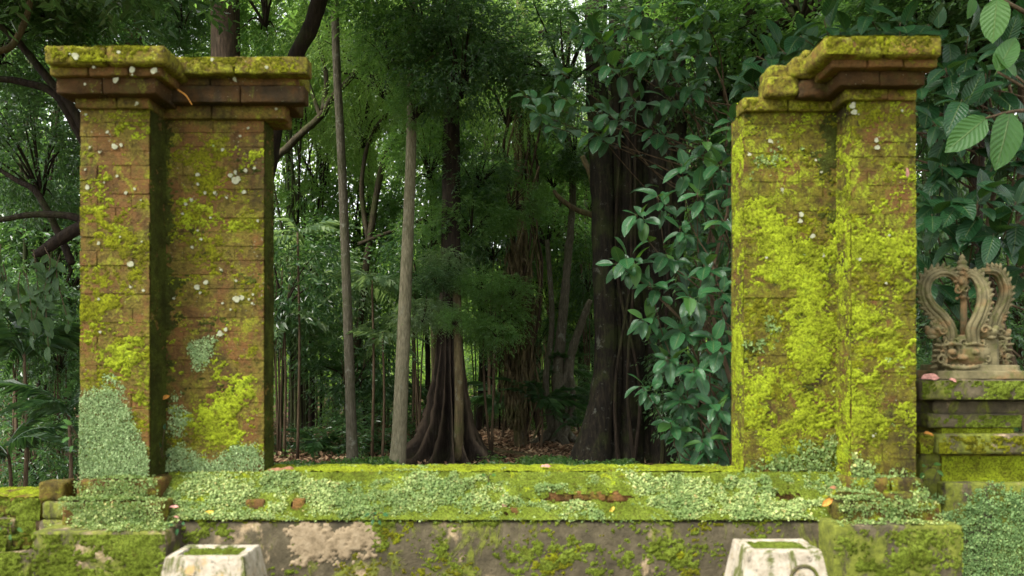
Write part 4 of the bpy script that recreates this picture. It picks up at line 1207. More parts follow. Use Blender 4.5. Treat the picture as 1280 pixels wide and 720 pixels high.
def leafy_plant(name, label, cat, root_pt, sprays, size, kind, group=None, seed=0, n=(6, 9), droop=.35, stem_w=.03):
    """large-leaved shrub: stem and twigs in one mesh, each leaf a part"""
    r = random.Random(seed)
    root = thing(name, label, cat, root_pt, group)
    mb = MB()
    rp = Vector(root_pt)
    for (px, py, Y) in sprays:
        e = P(px, py, Y)
        start = Vector((rp.x + r.uniform(-.15, .15), rp.y, max(rp.z, e.z - r.uniform(.5, 1.0))))
        mid = start.lerp(e, .55) + Vector((r.uniform(-.15, .15), r.uniform(.1, .4), r.uniform(-.25, .12)))
        s = catmull([tuple(start), tuple(mid), tuple(e)], 12)
        tube(mb, s - np.array(rp), np.linspace(stem_w * .30, stem_w * .12, 12), 5, 0, .1, seed)
        dirn = Vector(s[-1] - s[-3]).normalized(); dirn.y -= .35; dirn.x -= .55; dirn.z -= .15
        rosette(root, mb, e, dirn + Vector((r.uniform(-.1, .1), 0, 0)), size, r.randint(*n), kind, r, droop)
        m = Vector(s[7])
        for k in range(2):
            place_leaf(root, r.choice(BIG[kind]), m, (r.uniform(-1, 1), r.uniform(-1, .3), r.uniform(-.5, .3)), (r.uniform(-.3, .3), -.4, 1), size * r.uniform(.6, .95))
    top = max(P(*s_).z for s_ in sprays)
    s = catmull([(rp.x, rp.y, rp.z), (rp.x + .12, rp.y, rp.z * .7 + top * .3), (rp.x - .10, rp.y + .1, rp.z * .4 + top * .6), (rp.x + .08, rp.y + .1, rp.z * .15 + top * .85), (rp.x - .15, rp.y, top - .1)], 14)
    tube(mb, s - np.array(rp), np.linspace(stem_w, stem_w * .25, 14), 7, 0, .15, seed)
    link('stem', mb.mesh('stem', [M['twig']]), root)
    return root

mid = [(880, 175, 7.2), (852, 205, 7.0), (897, 205, 6.8), (822, 245, 7.1), (872, 240, 6.9), (795, 268, 6.8), (850, 285, 7.0), (902, 275, 6.7), (782, 322, 6.8), (832, 318, 7.0), (880, 330, 6.9), (812, 352, 6.9), (860, 372, 6.8), (903, 362, 6.7), (802, 398, 6.9), (850, 412, 7.0), (890, 422, 6.8), (832, 448, 6.9), (868, 460, 6.8), (802, 482, 6.8), (850, 498, 7.0), (890, 505, 6.8), (838, 528, 7.0), (878, 548, 6.9), (915, 150, 7.0), (925, 240, 7.2), (930, 330, 7.2), (925, 430, 7.1), (770, 330, 6.9), (905, 480, 7.3)]
leafy_plant('broadleaf_shrub', 'tall shrub of large glossy leaves before the thick fig trunk, left of the mossy pillar', 'shrub', (X(905, 7.3), 7.3, 0), mid, .205, 'big_leaf', 'large-leaved shrubs', 5, (8, 9))
behind_mid = [(x + 12, y + 8, 7.9 + (k % 3) * .15) for k, (x, y, Y_) in enumerate(mid) if k % 4 != 3 and x > 800] + [(905, 240, 7.8), (920, 380, 7.7), (915, 520, 7.6), (860, 560, 7.8), (900, 300, 7.9), (905, 560, 7.5)]
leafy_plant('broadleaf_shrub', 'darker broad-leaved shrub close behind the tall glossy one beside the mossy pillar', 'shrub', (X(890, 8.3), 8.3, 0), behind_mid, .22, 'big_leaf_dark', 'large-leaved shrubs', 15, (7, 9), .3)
up_ = [(742, 45, 7.4), (778, 28, 7.2), (802, 62, 7.0), (850, 32, 7.3), (832, 72, 7.2), (872, 62, 7.4), (762, 82, 7.2), (702, 122, 8.0), (732, 132, 7.8), (672, 142, 8.4), (762, 142, 7.6), (790, 122, 7.4), (690, 158, 8.2), (832, 122, 7.4), (722, 32, 7.6), (800, 10, 7.4), (860, 100, 7.4), (655, 120, 8.6), (745, 165, 7.9), (870, 5, 7.3), (815, 160, 7.6), (700, 90, 8.0)]
leafy_plant('broadleaf_shrub', 'overhanging shrub of broad dark green leaves high in front of the fig trunk', 'shrub', (X(905, 8.2), 8.2, 0), up_, .215, 'big_leaf', 'large-leaved shrubs', 6, (8, 11), .35)
rt = [(945, 70, 5.8), (965, 105, 5.6), (935, 105, 6.0), (1000, 45, 5.8), (1030, 25, 5.6), (1085, 20, 5.5), (1125, 28, 5.4), (975, 60, 6.1), (1050, 40, 5.8), (1150, 110, 5.3), (1182, 85, 5.2), (1202, 125, 5.0), (1232, 92, 5.1), (1165, 150, 5.2), (1256, 62, 5.0), (1192, 250, 5.1), (1165, 268, 5.2), (1222, 252, 5.0), (1242, 292, 5.0), (1270, 252, 4.9), (1202, 292, 5.2), (1162, 235, 5.4), (1280, 150, 5.1), (1275, 30, 5.0), (1210, 45, 5.3), (1240, 210, 5.3), (1178, 205, 5.3), (1160, 350, 5.5), (1285, 330, 5.1), (1262, 165, 5.2), (1290, 210, 5.2), (1160, 30, 5.5)]
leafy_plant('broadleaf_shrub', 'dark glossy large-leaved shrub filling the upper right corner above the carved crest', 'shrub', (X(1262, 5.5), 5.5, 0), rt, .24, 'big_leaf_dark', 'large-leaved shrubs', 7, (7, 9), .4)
brt = thing('hanging_branch', 'thin branch with six large fresh light green leaves hanging at the upper right edge', 'branch', P(1300, 60, 4.5))
for (px, py, L, d, up) in ((1246, -2, 50, (-.15, -.1, -1), (-.6, -1, .3)), (1247, 88, 42, (.45, -.1, .9), (-.3, -1, .2)), (1262, 140, 66, (-.22, -.1, -1), (.2, -1, .3)), (1232, 148, 56, (-.75, -.1, -.6), (.3, -1, .5)), (1216, -4, 24, (-.1, -.1, -1), (.3, -1, .3)), (1270, 95, 34, (-.5, -.1, .6), (.3, -1, .5))):
    place_leaf(brt, BIG['big_leaf_bright'][rnd.choice((0, 2, 4))], P(px, py, 4.5), d, up, L * 4.5 / F * 1.15)
mb = MB()
for pa in ([(1330, 40, 4.6, 4), (1290, 20, 4.55, 3), (1246, -4, 4.5, 2)], [(1330, 130, 4.6, 4), (1290, 137, 4.55, 3), (1262, 140, 4.5, 2), (1232, 148, 4.5, 1.5)], [(1330, 130, 4.6, 3), (1300, 120, 4.55, 2.5), (1247, 90, 4.5, 1.5)], [(1246, -4, 4.5, 2), (1216, -4, 4.5, 1.5)], [(1300, 120, 4.55, 2), (1270, 95, 4.5, 1.5)]):
    w = [(*(P(a, b, c) - brt.location), r_ * c / F) for a, b, c, r_ in pa]
    s = catmull(w, 12); tube(mb, s[:, :3], s[:, 3], 6)
link('twig', mb.mesh('twig', [M['twig']]), brt)

# fallen leaves on the masonry
FL = {k: leaf_mesh('fallen_leaf', 1, .45, .15, .25, .05, 70 + i, mat=M[k]) for i, k in enumerate(('dry_orange', 'dry_yellow', 'dry_pink', 'dry_brown'))}
for (px, py, Y, k, L, d, up, lab) in (
        (252, 647, 3.215, 'dry_yellow', 17, (.8, 0, .5), (-.2, -1, .4), 'yellow orange fallen leaf on the creeping leaves at the left end of the low wall'),
        (212, 634, 3.20, 'dry_pink', 12, (1, 0, .1), (0, -.5, 1), 'small pink fallen leaf on the ledge right of the left pillar foot'),
        (217, 646, 3.19, 'dry_pink', 8, (1, .2, -.1), (0, -.5, 1), 'tiny pale pink fallen leaf just below the pink one by the left pillar'),
        (335, 588, 3.43, 'dry_brown', 24, (1, -.1, -.1), (0, -.5, 1), 'long dry brown leaf on the wall top against the left pillar'),
        (350, 587, 3.46, 'dry_brown', 22, (1, .1, 0), (0, -.4, 1), 'flat brown leaf on the wall top, second from the left pillar'),
        (1028, 632, 3.20, 'dry_orange', 17, (.85, 0, .55), (-.2, -1, .5), 'orange fallen leaf on the ledge where low wall meets the right pillar'),
        (1037, 610, 3.25, 'dry_brown', 11, (1, 0, .1), (0, -.8, .8), 'small reddish brown leaf above the orange one beside the right pillar foot'),
        (1155, 541, 3.50, 'dry_orange', 13, (1, -.1, -.2), (0, -.7, .8), 'bright orange leaf on the broken brick between right pillar and pedestal'),
        (1152, 473, 3.47, 'dry_pink', 25, (1, 0, .12), (-.2, -.8, .8), 'long pinkish dry leaf on the pedestal top left of the carved crest'),
        (1187, 474, 3.455, 'dry_pink', 11, (1, 0, -.25), (.2, -.9, .6), 'short pink leaf on the pedestal top edge below the carved crest'),
        (1262, 470, 3.50, 'dry_orange', 12, (1, 0, .1), (0, -.6, 1), 'orange leaf on the pedestal top right of the carved crest'),
        (201, 499, 3.42, 'dry_orange', 12, (.9, 0, .4), (0, -1, .3), 'small orange leaf caught in the dark corner of the left pillar'),
        (628, 630, 3.26, 'dry_pink', 10, (.6, 0, -.8), (.2, -1, .3), 'tan curled leaf on the creeping leaves in the middle of the low wall'),
        (676, 583.5, 3.5, 'dry_pink', 14, (1, .1, .1), (0, -.5, 1), 'pale dry leaf on the wall top in front of the buttressed trunk'),
        (762, 641, 3.23, 'dry_yellow', 10, (.6, 0, .8), (.2, -1, .3), 'narrow yellow leaf standing in the creeping leaves below the red bricks of the low wall'),
        (1133, 210, 3.28, 'dry_pink', 13, (.15, 0, -1), (.4, -1, .1), 'pink dry leaf stuck on the front of the right pillar')):
    o = place_leaf(None, FL[k], P(px, py, Y), d, up, L * Y / F, 'fallen_leaf')
    tag(o, lab, 'leaf', 'fallen leaves on the masonry')
mb = MB()
s = catmull([tuple(P(222, 112, 3.30) ), tuple(P(232, 119, 3.28)), tuple(P(240, 131, 3.27))], 10)
o0 = Vector(s[5]); tube(mb, s - np.array(o0), np.linspace(.0035, .002, 10), 5)
o = link('twig', mb.mesh('twig', [M['dry_orange']])); o.location = o0
tag(o, 'thin orange dry twig caught on the cap corner of the left pillar', 'twig')
# little plants rooted in the joints
def sprig(px, py, Y, leaves, label, size=.03, kind='big_leaf', seed=0):
    r = random.Random(seed)
    root = thing('small_plant', label, 'plant', P(px, py, Y), 'small plants rooted in the masonry')
    mb = MB()
    for k, (dx, dy) in enumerate(leaves):
        e = P(px + dx, py + dy, Y - .03)
        s = catmull([(0, 0, 0), tuple((e - root.location) * .6 + Vector((0, -.01, .008))), tuple(e - root.location)], 6)
        tube(mb, s, [.0018] * 6, 4)
        place_leaf(root, r.choice(BIG[kind]), e, (dx * .05, -.4, -dy * .05 - .2), (r.uniform(-.3, .3), -1, .7), size * r.uniform(.8, 1.1))
    link('stem', mb.mesh('stem', [M['twig']]), root)
sprig(10, 660, 3.3, [(-8, 0), (4, -6), (12, 0), (3, 8)], 'small green plant with round leaves on the broken wall at the left edge', .034, 'big_leaf_bright', 1)
sprig(203, 575, 3.42, [(-10, -3), (6, -6), (-2, -16), (3, -38)], 'small round-leaved plant growing in the dark corner of the left pillar', .030, 'big_leaf', 2)
sprig(470, 644, 3.2, [(-8, -2), (0, -4), (9, -2), (4, 6), (-3, 5)], 'small bluish green plant in the middle of the low wall cover', .026, 'big_leaf', 3)
sprig(97, 545, 3.29, [(-8, -14), (-12, -10), (-6, 12), (-10, 2)], 'tuft of narrow light green leaves on the outer edge of the left pillar', .036, 'big_leaf_bright', 4)
sprig(1162, 585, 3.5, [(-6, -4), (5, -5), (9, 3), (-8, 6)], 'small green plant in the joint between right pillar and pedestal', .034, 'big_leaf_bright', 5)
sprig(222, 655, 3.15, [(-6, 0), (6, -2), (0, 6)], 'tiny green plant at the corner where the low wall meets the left pillar', .026, 'big_leaf', 6)
sprig(610, 597, 3.38, [(-4, -4), (5, -4), (1, 6)], 'tiny pale green sprout on the wall top before the buttressed trunk', .026, 'big_leaf_bright', 7)

# ------------------------------------------------------------------ forest
def leaf_cloud(cent, dirs, size, width=0.42, flat=0.6, seed=0, droop=0.25):
    """folded four-point leaves (2 triangles) at cent pointing along dirs"""
    r = np.random.default_rng(seed)
    n = len(cent)
    d = dirs / (np.linalg.norm(dirs, axis=1)[:, None] + 1e-9)
    up = np.array([0, 0, 1.0]) * flat + r.normal(0, .45, (n, 3)) + np.array([-.12, -.15, 0])
    s = np.cross(d, up); s /= np.linalg.norm(s, axis=1)[:, None] + 1e-9
    nn = np.cross(s, d)
    L = (size * r.uniform(.65, 1.2, n))[:, None]
    W = L * width
    a = cent + d * L * .42 + s * W * .5 + nn * L * .07
    c = cent + d * L * .42 - s * W * .5 + nn * L * .07
    tip = cent + d * L - nn * L * droop * .5
    v = np.stack([cent, a, tip, c], 1).reshape(-1, 3)
    k = (np.arange(n) * 4)[:, None]
    return v, np.concatenate([k + [0, 2, 1], k + [0, 3, 2]])

def spray_crown(seed, rx, ry, rz, n_sprays, per, L, hollow=.35, spray_len=.55, width=.42, droopy=.5):
    """leaf sprays filling an uneven ellipsoid: each spray is a twig with leaves on both sides"""
    r = np.random.default_rng(seed)
    dirs = r.normal(0, 1, (n_sprays * 4, 3)); dirs /= np.linalg.norm(dirs, axis=1)[:, None]
    rad = (hollow + (1 - hollow) * r.random(len(dirs)) ** .6)
    p = dirs * rad[:, None]
    keep = fbm(p * 2.1 + seed * 5.1, seed, 3) > .50          # gaps and clumps
    p, dirs = p[keep][:n_sprays], dirs[keep][:n_sprays]
    p = p * (rx, ry, rz) * (0.82 + .36 * fbm(dirs * 2.6 + seed, seed + 1, 2))[:, None]
    n = len(p)
    td = dirs * (1, 1, .5) + r.normal(0, .5, (n, 3)) + (0, 0, -droopy * .5)
    td /= np.linalg.norm(td, axis=1)[:, None]
    t = np.tile(np.linspace(.05, 1, per), n)
    b = np.repeat(p, per, 0); d = np.repeat(td, per, 0)
    sl = np.repeat(spray_len * r.uniform(.6, 1.3, n), per)
    q_ = b + d * (sl * t)[:, None] + np.array([0, 0, -1]) * (droopy * .35 * sl * t ** 2)[:, None]
    sd = np.cross(d, np.array([0, 0, 1.0])); sd /= np.linalg.norm(sd, axis=1)[:, None] + 1e-9
    alt = np.where(np.arange(len(q_)) % 2, 1, -1)[:, None]
    ld = d * .7 + sd * alt * .8 + r.normal(0, .28, q_.shape) + (0, 0, -droopy * .55)
    return q_, ld, p

def crown_mesh(name, seed, rx, ry, rz, n_sprays, per, L, mats, droopy=.5, spray_len=.55, width=.42, limbs=14):
    q_, ld, ends = spray_crown(seed, rx, ry, rz, n_sprays, per, L, spray_len=spray_len, width=width, droopy=droopy)
    v, tr = leaf_cloud(q_, ld, np.full(len(q_), L), width, seed=seed)
    me = mesh_np(name, v, tr, None, smooth=False)
    me.materials.append(mats)
    mb = MB()
    r = random.Random(seed)
    idx = r.sample(range(len(ends)), min(limbs, len(ends)))
    for i in idx:
        e = ends[i]
        s = catmull([(0, 0, -rz * .75), tuple(e * .45 + np.array([0, 0, -rz * .25])), tuple(e)], 9)
        tube(mb, s, np.linspace(.05, .010, 9) * max(.5, rx / 2.2), 5, 0, .1, i)
    return me, mb.mesh('limbs', [M['bark_dark']])

CR = {}
def get_crown(key, *a, **k):
    CR.setdefault(key, []).append(crown_mesh('crown', *a, **k))
for i in range(3):
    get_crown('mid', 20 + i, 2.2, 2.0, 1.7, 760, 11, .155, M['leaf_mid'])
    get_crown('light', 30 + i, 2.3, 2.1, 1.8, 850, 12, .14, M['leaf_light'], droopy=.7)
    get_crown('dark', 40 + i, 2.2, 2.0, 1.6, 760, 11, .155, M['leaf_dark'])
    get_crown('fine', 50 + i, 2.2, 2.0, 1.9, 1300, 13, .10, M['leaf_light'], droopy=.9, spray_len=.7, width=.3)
for i in range(2):
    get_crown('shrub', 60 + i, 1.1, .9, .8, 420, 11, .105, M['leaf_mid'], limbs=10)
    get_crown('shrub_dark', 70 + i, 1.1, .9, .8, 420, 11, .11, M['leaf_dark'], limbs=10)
    get_crown('silver', 80 + i, 1.0, .8, .75, 260, 15, .14, M['leaf_silver'], droopy=.9, spray_len=.75, width=.36, limbs=10)

def add_crown(parent, kind, loc, sx, sz, r):
    me, lm = r.choice(CR[kind])
    o = link('crown', me, parent)
    o['kind'] = 'stuff'
    o.location = Vector(loc) - parent.location
    o.rotation_euler = (r.uniform(-.15, .15), r.uniform(-.15, .15), r.uniform(0, 6.28))
    o.scale = (sx, sx * r.uniform(.85, 1.1), sz)
    l = link('limbs', lm, parent)
    l.location, l.rotation_euler, l.scale = o.location, o.rotation_euler, o.scale
    return o

def ground_at(p): return Vector((p.x, p.y, 0))

def trunk_tree(label, path, bark, crowns=(), sides=12, rough=.16, seed=0, extra=(), group=None, name='forest_tree', roots=0, cat='tree'):
    """path: (px, py, Y, radius px) from the foot upward; crowns: (kind, px, py, Y, sx, sz)"""
    r = random.Random(seed)
    f = P(*path[0][:3]); loc = Vector((f.x, f.y, 0))
    root = thing(name, label, cat, loc, group)
    mb = MB()
    px_tube(mb, path, sides, max(24, 10 * len(path)), 0, rough, seed)
    f_r = path[0][3] * path[0][2] / F
    for k in range(roots):
        a = 6.28 * k / roots + r.uniform(-.3, .3)
        s = catmull([(f.x, f.y, f.z + f_r * 2.2), (f.x + math.cos(a) * f_r * 1.3, f.y + math.sin(a) * f_r * 1.3, .10), (f.x + math.cos(a) * f_r * 3.4, f.y + math.sin(a) * f_r * 3.4, -.05)], 10)
        tube(mb, s, np.linspace(f_r * .6, f_r * .16, 10), 7, 0, rough, seed + k)
    o = link('trunk', shift(mb.mesh('trunk', [bark]), loc), root)
    for e in extra:
        mb = MB(); px_tube(mb, e, 8, 26, 0, rough, seed + 5)
        link('branch', shift(mb.mesh('branch', [bark]), loc), root)
    for (kind, px, py, Y, sx, sz) in crowns:
        add_crown(root, kind, P(px, py, Y), sx, sz, r)
    return root

# --- slender trunks in the opening
trunk_tree('slender pale tan trunk, the palest in the gap, standing left of the dark buttressed tree',
           [(496, 586, 12.2, 11.5), (499, 545, 12.2, 9.5), (504, 430, 12.2, 8.3), (510, 290, 12.2, 7.2), (514, 180, 12.2, 6.4), (515, 60, 12.2, 5.6), (513, -60, 12.2, 5)],
           M['bark_pale'], [('dark', 530, 20, 12.0, .5, .5), ('mid', 490, 60, 11.9, .28, .3), ('dark', 575, 70, 11.7, .42, .5), ('mid', 520, 130, 11.8, .18, .2)],
           14, .05, 3, [[(513, 110, 12.2, 2.5), (528, 80, 12.1, 2), (550, 66, 11.9, 1.4)]])
trunk_tree('slender grey lichen-spotted trunk nearest the left pillar in the gap',
           [(441, 586, 12.4, 8), (438, 500, 12.4, 6.4), (433, 350, 12.4, 5.8), (427, 200, 12.4, 5.4), (420, 60, 12.4, 5), (417, -80, 12.4, 4.5)],
           M['bark_grey'], [('mid', 420, -110, 12.4, .6, .5)], 12, .06, 4)
# --- buttressed tree
def buttress_tree():
    c = Vector((X(562, 13.0), 13.0, 0))
    root = thing('buttress_tree', 'dark tree with flared buttress roots fanning out behind the low wall', 'tree', c)
    fins = [(-2.95, 1.0), (-2.35, .85), (-1.88, .95), (-1.42, .9), (-1.12, .8), (-.55, .85), (-.12, .7), (.6, .9), (1.4, .8), (2.3, .9)]
    nt, nz = 220, 60
    th = np.linspace(-math.pi, math.pi, nt, endpoint=False)
    zz = np.concatenate([np.linspace(-.05, 2.6, 44), np.linspace(2.8, 8.5, 16)])
    V = []
    for z in zz:
        tr = .165 + .075 * math.exp(-max(z, 0) / 1.3) - .006 * z
        fl = .62 * math.exp(-max(z, 0) / .70) + .22 * math.exp(-max(z, 0) / .13)
        r_ = np.full(nt, tr)
        for a, s in fins:
            a2 = a + .10 * math.sin(3 * a + z * 1.1) * min(1, z)
            d = np.abs((th - a2 + math.pi) % (2 * math.pi) - math.pi)
            w = .06 + .10 * math.exp(-max(z, 0) / .08) + .05 * max(0, z - .9)
            r_ += s * (fl + .05 * math.exp(-max(z - 1, 0) / 1.2)) * np.exp(-(d / w) ** 1.25)
        pts = np.stack([np.cos(th) * r_, np.sin(th) * r_, np.full(nt, z)], 1)
        pts += (fbm(pts * np.array([5, 5, 1.6]), 3, 4)[:, None] - .5) * np.stack([np.cos(th), np.sin(th), th * 0], 1) * .07
        pts[:, 0] += .03 * z * .2
        V.append(pts)
    V = np.concatenate(V)
    i = np.arange(nt * nz).reshape(nz, nt)
    qd = np.stack([i[:-1], np.roll(i[:-1], -1, 1), np.roll(i[1:], -1, 1), i[1:]], -1).reshape(-1, 4)
    link('trunk', mesh_np('trunk', V, None, qd), root, M['bark_butt'])
    mb = MB()
    for pa in ([(520, 578, 12.7, 6), (500, 580, 12.5, 5), (478, 584, 12.35, 4)],):
        px_tube(mb, pa, 7, 14, 0, .2, 2)
    link('surface_root', shift(mb.mesh('surface_root', [M['bark_butt']]), c), root)
    mb = MB(); px_tube(mb, [(571, 575, 12.55, 8), (574, 520, 12.55, 6), (573, 440, 12.6, 5.5), (571, 360, 12.7, 5)], 8, 30, 0, .15, 6)
    link('clinging_stem', shift(mb.mesh('clinging_stem', [M['bark_mossy']]), c), root)
    r = random.Random(2)
    for kind, px, py, Y, sx, sz in (('shrub_dark', 545, 345, 12.3, .34, .24), ('shrub', 600, 352, 12.3, .34, .24), ('shrub', 640, 362, 13.0, .40, .26), ('shrub', 568, 398, 12.1, .30, .22), ('shrub', 622, 410, 12.4, .36, .24), ('silver', 528, 390, 12.6, .4, .3), ('mid', 590, 270, 13.2, .30, .26), ('mid', 540, 285, 13.3, .26, .24), ('mid', 630, 250, 13.6, .3, .28), ('silver', 560, 330, 12.5, .35, .3), ('dark', 595, 210, 13.4, .36, .36), ('mid', 535, 190, 13.4, .34, .36)):
        add_crown(root, kind, P(px, py, Y), sx, sz, r)
buttress_tree()
# --- strangler fig
def fig_tree():
    c = Vector((X(800, 12.9), 12.9, 0))
    root = thing('fig_tree', 'massive dark fig tree of many fused stems right of centre behind the glossy shrub', 'tree', c)
    r = random.Random(9)
    mb = MB()
    stems = [(757, 737, 750, 17, 31), (789, 786, 787, 17, 22), (822, 826, 822, 18, 22), (847, 868, 846, 14, 24), (806, 806, 806, 8, 12), (774, 764, 772, 7, 10), (838, 846, 838, 8, 12), (776, 790, 776, 20, 22), (830, 832, 834, 20, 22), (800, 810, 800, 26, 26)]
    for k, (xm, xb, xt, w, wb) in enumerate(stems):
        dy = -.45 + .3 * ((k * 37) % 5) / 4 if k < 7 else .15 + .1 * (k % 3)
        w *= r.uniform(.7, 1.15)
        px_tube(mb, [(xb, 590, 12.9 + dy - .15, wb), (xb * .6 + xm * .4, 545, 12.9 + dy - .05, (w + wb) / 2.1), (xm, 460, 12.9 + dy, w), (xm + r.uniform(-6, 6), 330, 12.9 + dy, w * .95), (xt, 180, 12.9 + dy, w * .92), (xt + r.uniform(-8, 8), 40, 12.9 + dy, w * .9), (xt, -120, 12.9 + dy, w * .8)], 12, 70, 0, .16, k)
    link('trunk', shift(mb.mesh('trunk', [M['bark_fig']]), c), root)
    for k in range(4):
        mb = MB()
        x0 = r.uniform(760, 850); x1 = x0 + r.uniform(-18, 18)
        px_tube(mb, [(x1, 588, 12.2, 3.2), (x1 + r.uniform(-10, 10), 480, 12.25, 2.4), (x0 + r.uniform(-8, 8), 330, 12.3, 2.2), (x0, 120, 12.4, 2.2)], 6, 40, 0, .2, k)
        link('aerial_root', shift(mb.mesh('aerial_root', [M['bark_dark']]), c), root)
    for kind, px, py, Y, sx, sz in (('dark', 700, 60, 12.0, .6, .5), ('dark', 900, 60, 12.5, .8, .7), ('dark', 960, 150, 12.5, .7, .8), ('mid', 930, -20, 13.5, 1.0, .8)):
        add_crown(root, kind, P(px, py, Y), sx, sz, r)
fig_tree()
# --- vine-hung trunk
def vine_tree():
    c = Vector((X(650, 15.0), 15.0, 0))
    root = thing('vine_tree', 'narrow trunk wrapped in twisted hanging vines between the buttressed tree and the fig', 'tree', c)
    r = random.Random(4)
    mb = MB()
    px_tube(mb, [(652, 562, 15, 9), (648, 480, 15, 8), (655, 350, 15, 7), (648, 200, 15, 6), (654, 60, 15, 6), (650, -80, 15, 5)], 10, 60, 0, .3, 3)
    link('trunk', shift(mb.mesh('trunk', [M['bark_mossy']]), c), root)
    for k in range(15):
        mb = MB()
        path, y, x = [], r.uniform(500, 562), 650 + r.uniform(-14, 24)
        top = r.uniform(-40, 300)
        ph, fr = r.uniform(0, 6), r.uniform(.018, .04)
        while y > top:
            path.append((x + math.sin(y * fr + ph) * r.uniform(4, 11) * (1 if y > 150 else .6), y, 15 - .15 + .3 * math.cos(y * fr + ph), r.uniform(1.0, 2.2)))
            y -= r.uniform(30, 46)
        if len(path) > 2:
            px_tube(mb, path, 5, 50, 0, .25, k)
            link('vine', shift(mb.mesh('vine', [M['bark_mossy'] if k % 3 else M['bark_brown']]), c), root)
    # shaggy hanging fibres
    n = 2200
    g = np.random.default_rng(8)
    y = g.uniform(300, 520, n); w = np.interp(y, [300, 430, 520], [14, 24, 16])
    x = 648 + g.normal(0, .5, n) * w
    Yd = 14.75 + g.normal(0, .18, n)
    cc = np.stack([(x - 640) * Yd / F, Yd, ZC - (y - YH) * Yd / F], 1)
    v, tr = leaf_cloud(cc, np.stack([g.normal(0, .22, n), g.normal(0, .2, n), -np.ones(n)], 1), np.full(n, .30), .05, seed=4)
    link('hanging_fibre', shift(mesh_np('hanging_fibre', v, tr, None, False), c), root, M['bark_mossy'], kind='stuff')
    for kind, px, py, Y, sx, sz in (('fine', 640, 90, 15, .6, .7), ('shrub', 690, 215, 15.6, .6, .5)):
        add_crown(root, kind, P(px, py, Y), sx, sz, r)
vine_tree()
# --- pale twisting trunk
trunk_tree('pale crooked tree with forked twisting trunk left of the thick fig',
           [(697, 556, 15.6, 14), (700, 520, 15.6, 10), (698, 460, 15.6, 7.5), (704, 390, 15.6, 6), (710, 320, 15.6, 5), (716, 240, 15.6, 4.5), (708, 150, 15.6, 4), (712, 20, 15.6, 3)],
           M['bark_grey'], [('dark', 720, 170, 15.6, .55, .5), ('shrub', 740, 200, 16.4, .7, .7)], 10, .3, 7,
           [[(702, 500, 15.6, 7), (715, 440, 15.5, 5.5), (728, 400, 15.4, 4.5), (738, 375, 15.3, 3.5)], [(690, 540, 15.5, 5), (682, 480, 15.5, 4), (690, 400, 15.6, 3.5), (684, 300, 15.6, 3)], [(705, 545, 15.4, 5), (716, 500, 15.4, 4), (712, 450, 15.5, 3)]], roots=5)
# --- dark leaning limbs top left and behind the left pillar
trunk_tree('straight brown trunk rising behind the left pillar cap',
           [(283, 560, 14.5, 20), (283, 300, 14.5, 18.5), (282, 60, 14.5, 17.5), (281, -90, 14.5, 16)], M['bark_brown'], [('mid', 300, -170, 14.5, 1.3, .9), ('mid', 330, -20, 14.5, .6, .6)], 16, .06, 12)
trunk_tree('dark mossy trunk behind the top of the left pillar, left of the straight brown trunk',
           [(175, 570, 16, 14), (172, 300, 16, 12), (166, 40, 16, 10), (160, -90, 16, 9)], M['bark_mossy'], [('dark', 170, -60, 15.5, .9, .7), ('dark', 225, 10, 15.5, .35, .35)], 12, .2, 13)
trunk_tree('thick dark leaning limb rising over the right end of the left pillar cap',
           [(300, 560, 10.5, 16), (320, 300, 10.5, 13), (345, 150, 10.5, 11), (372, 66, 10.5, 9.5), (386, 40, 10.5, 9.5), (398, 5, 10.5, 10), (412, -50, 10.5, 9)], M['bark_dark'], [('mid', 420, -130, 10.5, 1.0, .7)], 12, .15, 14)
trunk_tree('bare crooked branch tree leaning right from behind the left pillar',
           [(318, 580, 14, 7), (322, 400, 14, 6), (338, 222, 14, 5), (362, 182, 14, 4.5), (400, 146, 14, 4.2), (412, 126, 14, 4), (436, 100, 14, 3.4), (466, 70, 14, 2.8), (500, 40, 14, 2)], M['bark_branch'], [('fine', 480, 60, 14.5, .7, .7), ('light', 420, 40, 16, .6, .6)], 10, .2, 15,
           [[(404, 138, 14, 4), (408, 100, 14, 3), (400, 60, 14, 2.5), (392, 20, 14, 2)], [(400, 145, 14, 3), (385, 100, 14, 2), (380, 70, 14, 1.6)]])
trunk_tree('pair of mossy branches forking left off a leaning trunk behind the pale slender trunk',
           [(430, 575, 15.2, 5.5), (448, 420, 15.2, 4.5), (462, 300, 15.2, 4.2), (480, 200, 15.2, 3.8), (505, 165, 15.2, 3.2), (530, 120, 15.2, 2)], M['bark_branch'], [('light', 540, 110, 16, .6, .6), ('fine', 455, 130, 16, .6, .6)], 9, .25, 16,
           [[(462, 310, 15.2, 3.2), (452, 240, 15.2, 3), (460, 180, 15.2, 2.6), (478, 150, 15.2, 3), (505, 125, 15.2, 2)], [(448, 305, 15.2, 2.5), (500, 285, 15.0, 2.2), (560, 262, 14.8, 2), (600, 245, 14.6, 1.8), (640, 235, 14.5, 1.2)]])
trunk_tree('dark horizontal limb arching across the top centre of the gap',
           [(905, 560, 14.6, 9), (880, 300, 14.6, 9), (800, 90, 14.4, 7), (720, 45, 14.2, 6), (655, 48, 14.0, 6), (625, 56, 14, 6.5), (590, 52, 14, 6), (565, 36, 14, 5.5), (538, 28, 14, 4.5), (500, 10, 14, 3)], M['bark_dark'], [('fine', 600, 20, 14.6, .7, .6), ('fine', 560, 0, 15, .6, .5)], 9, .25, 17)
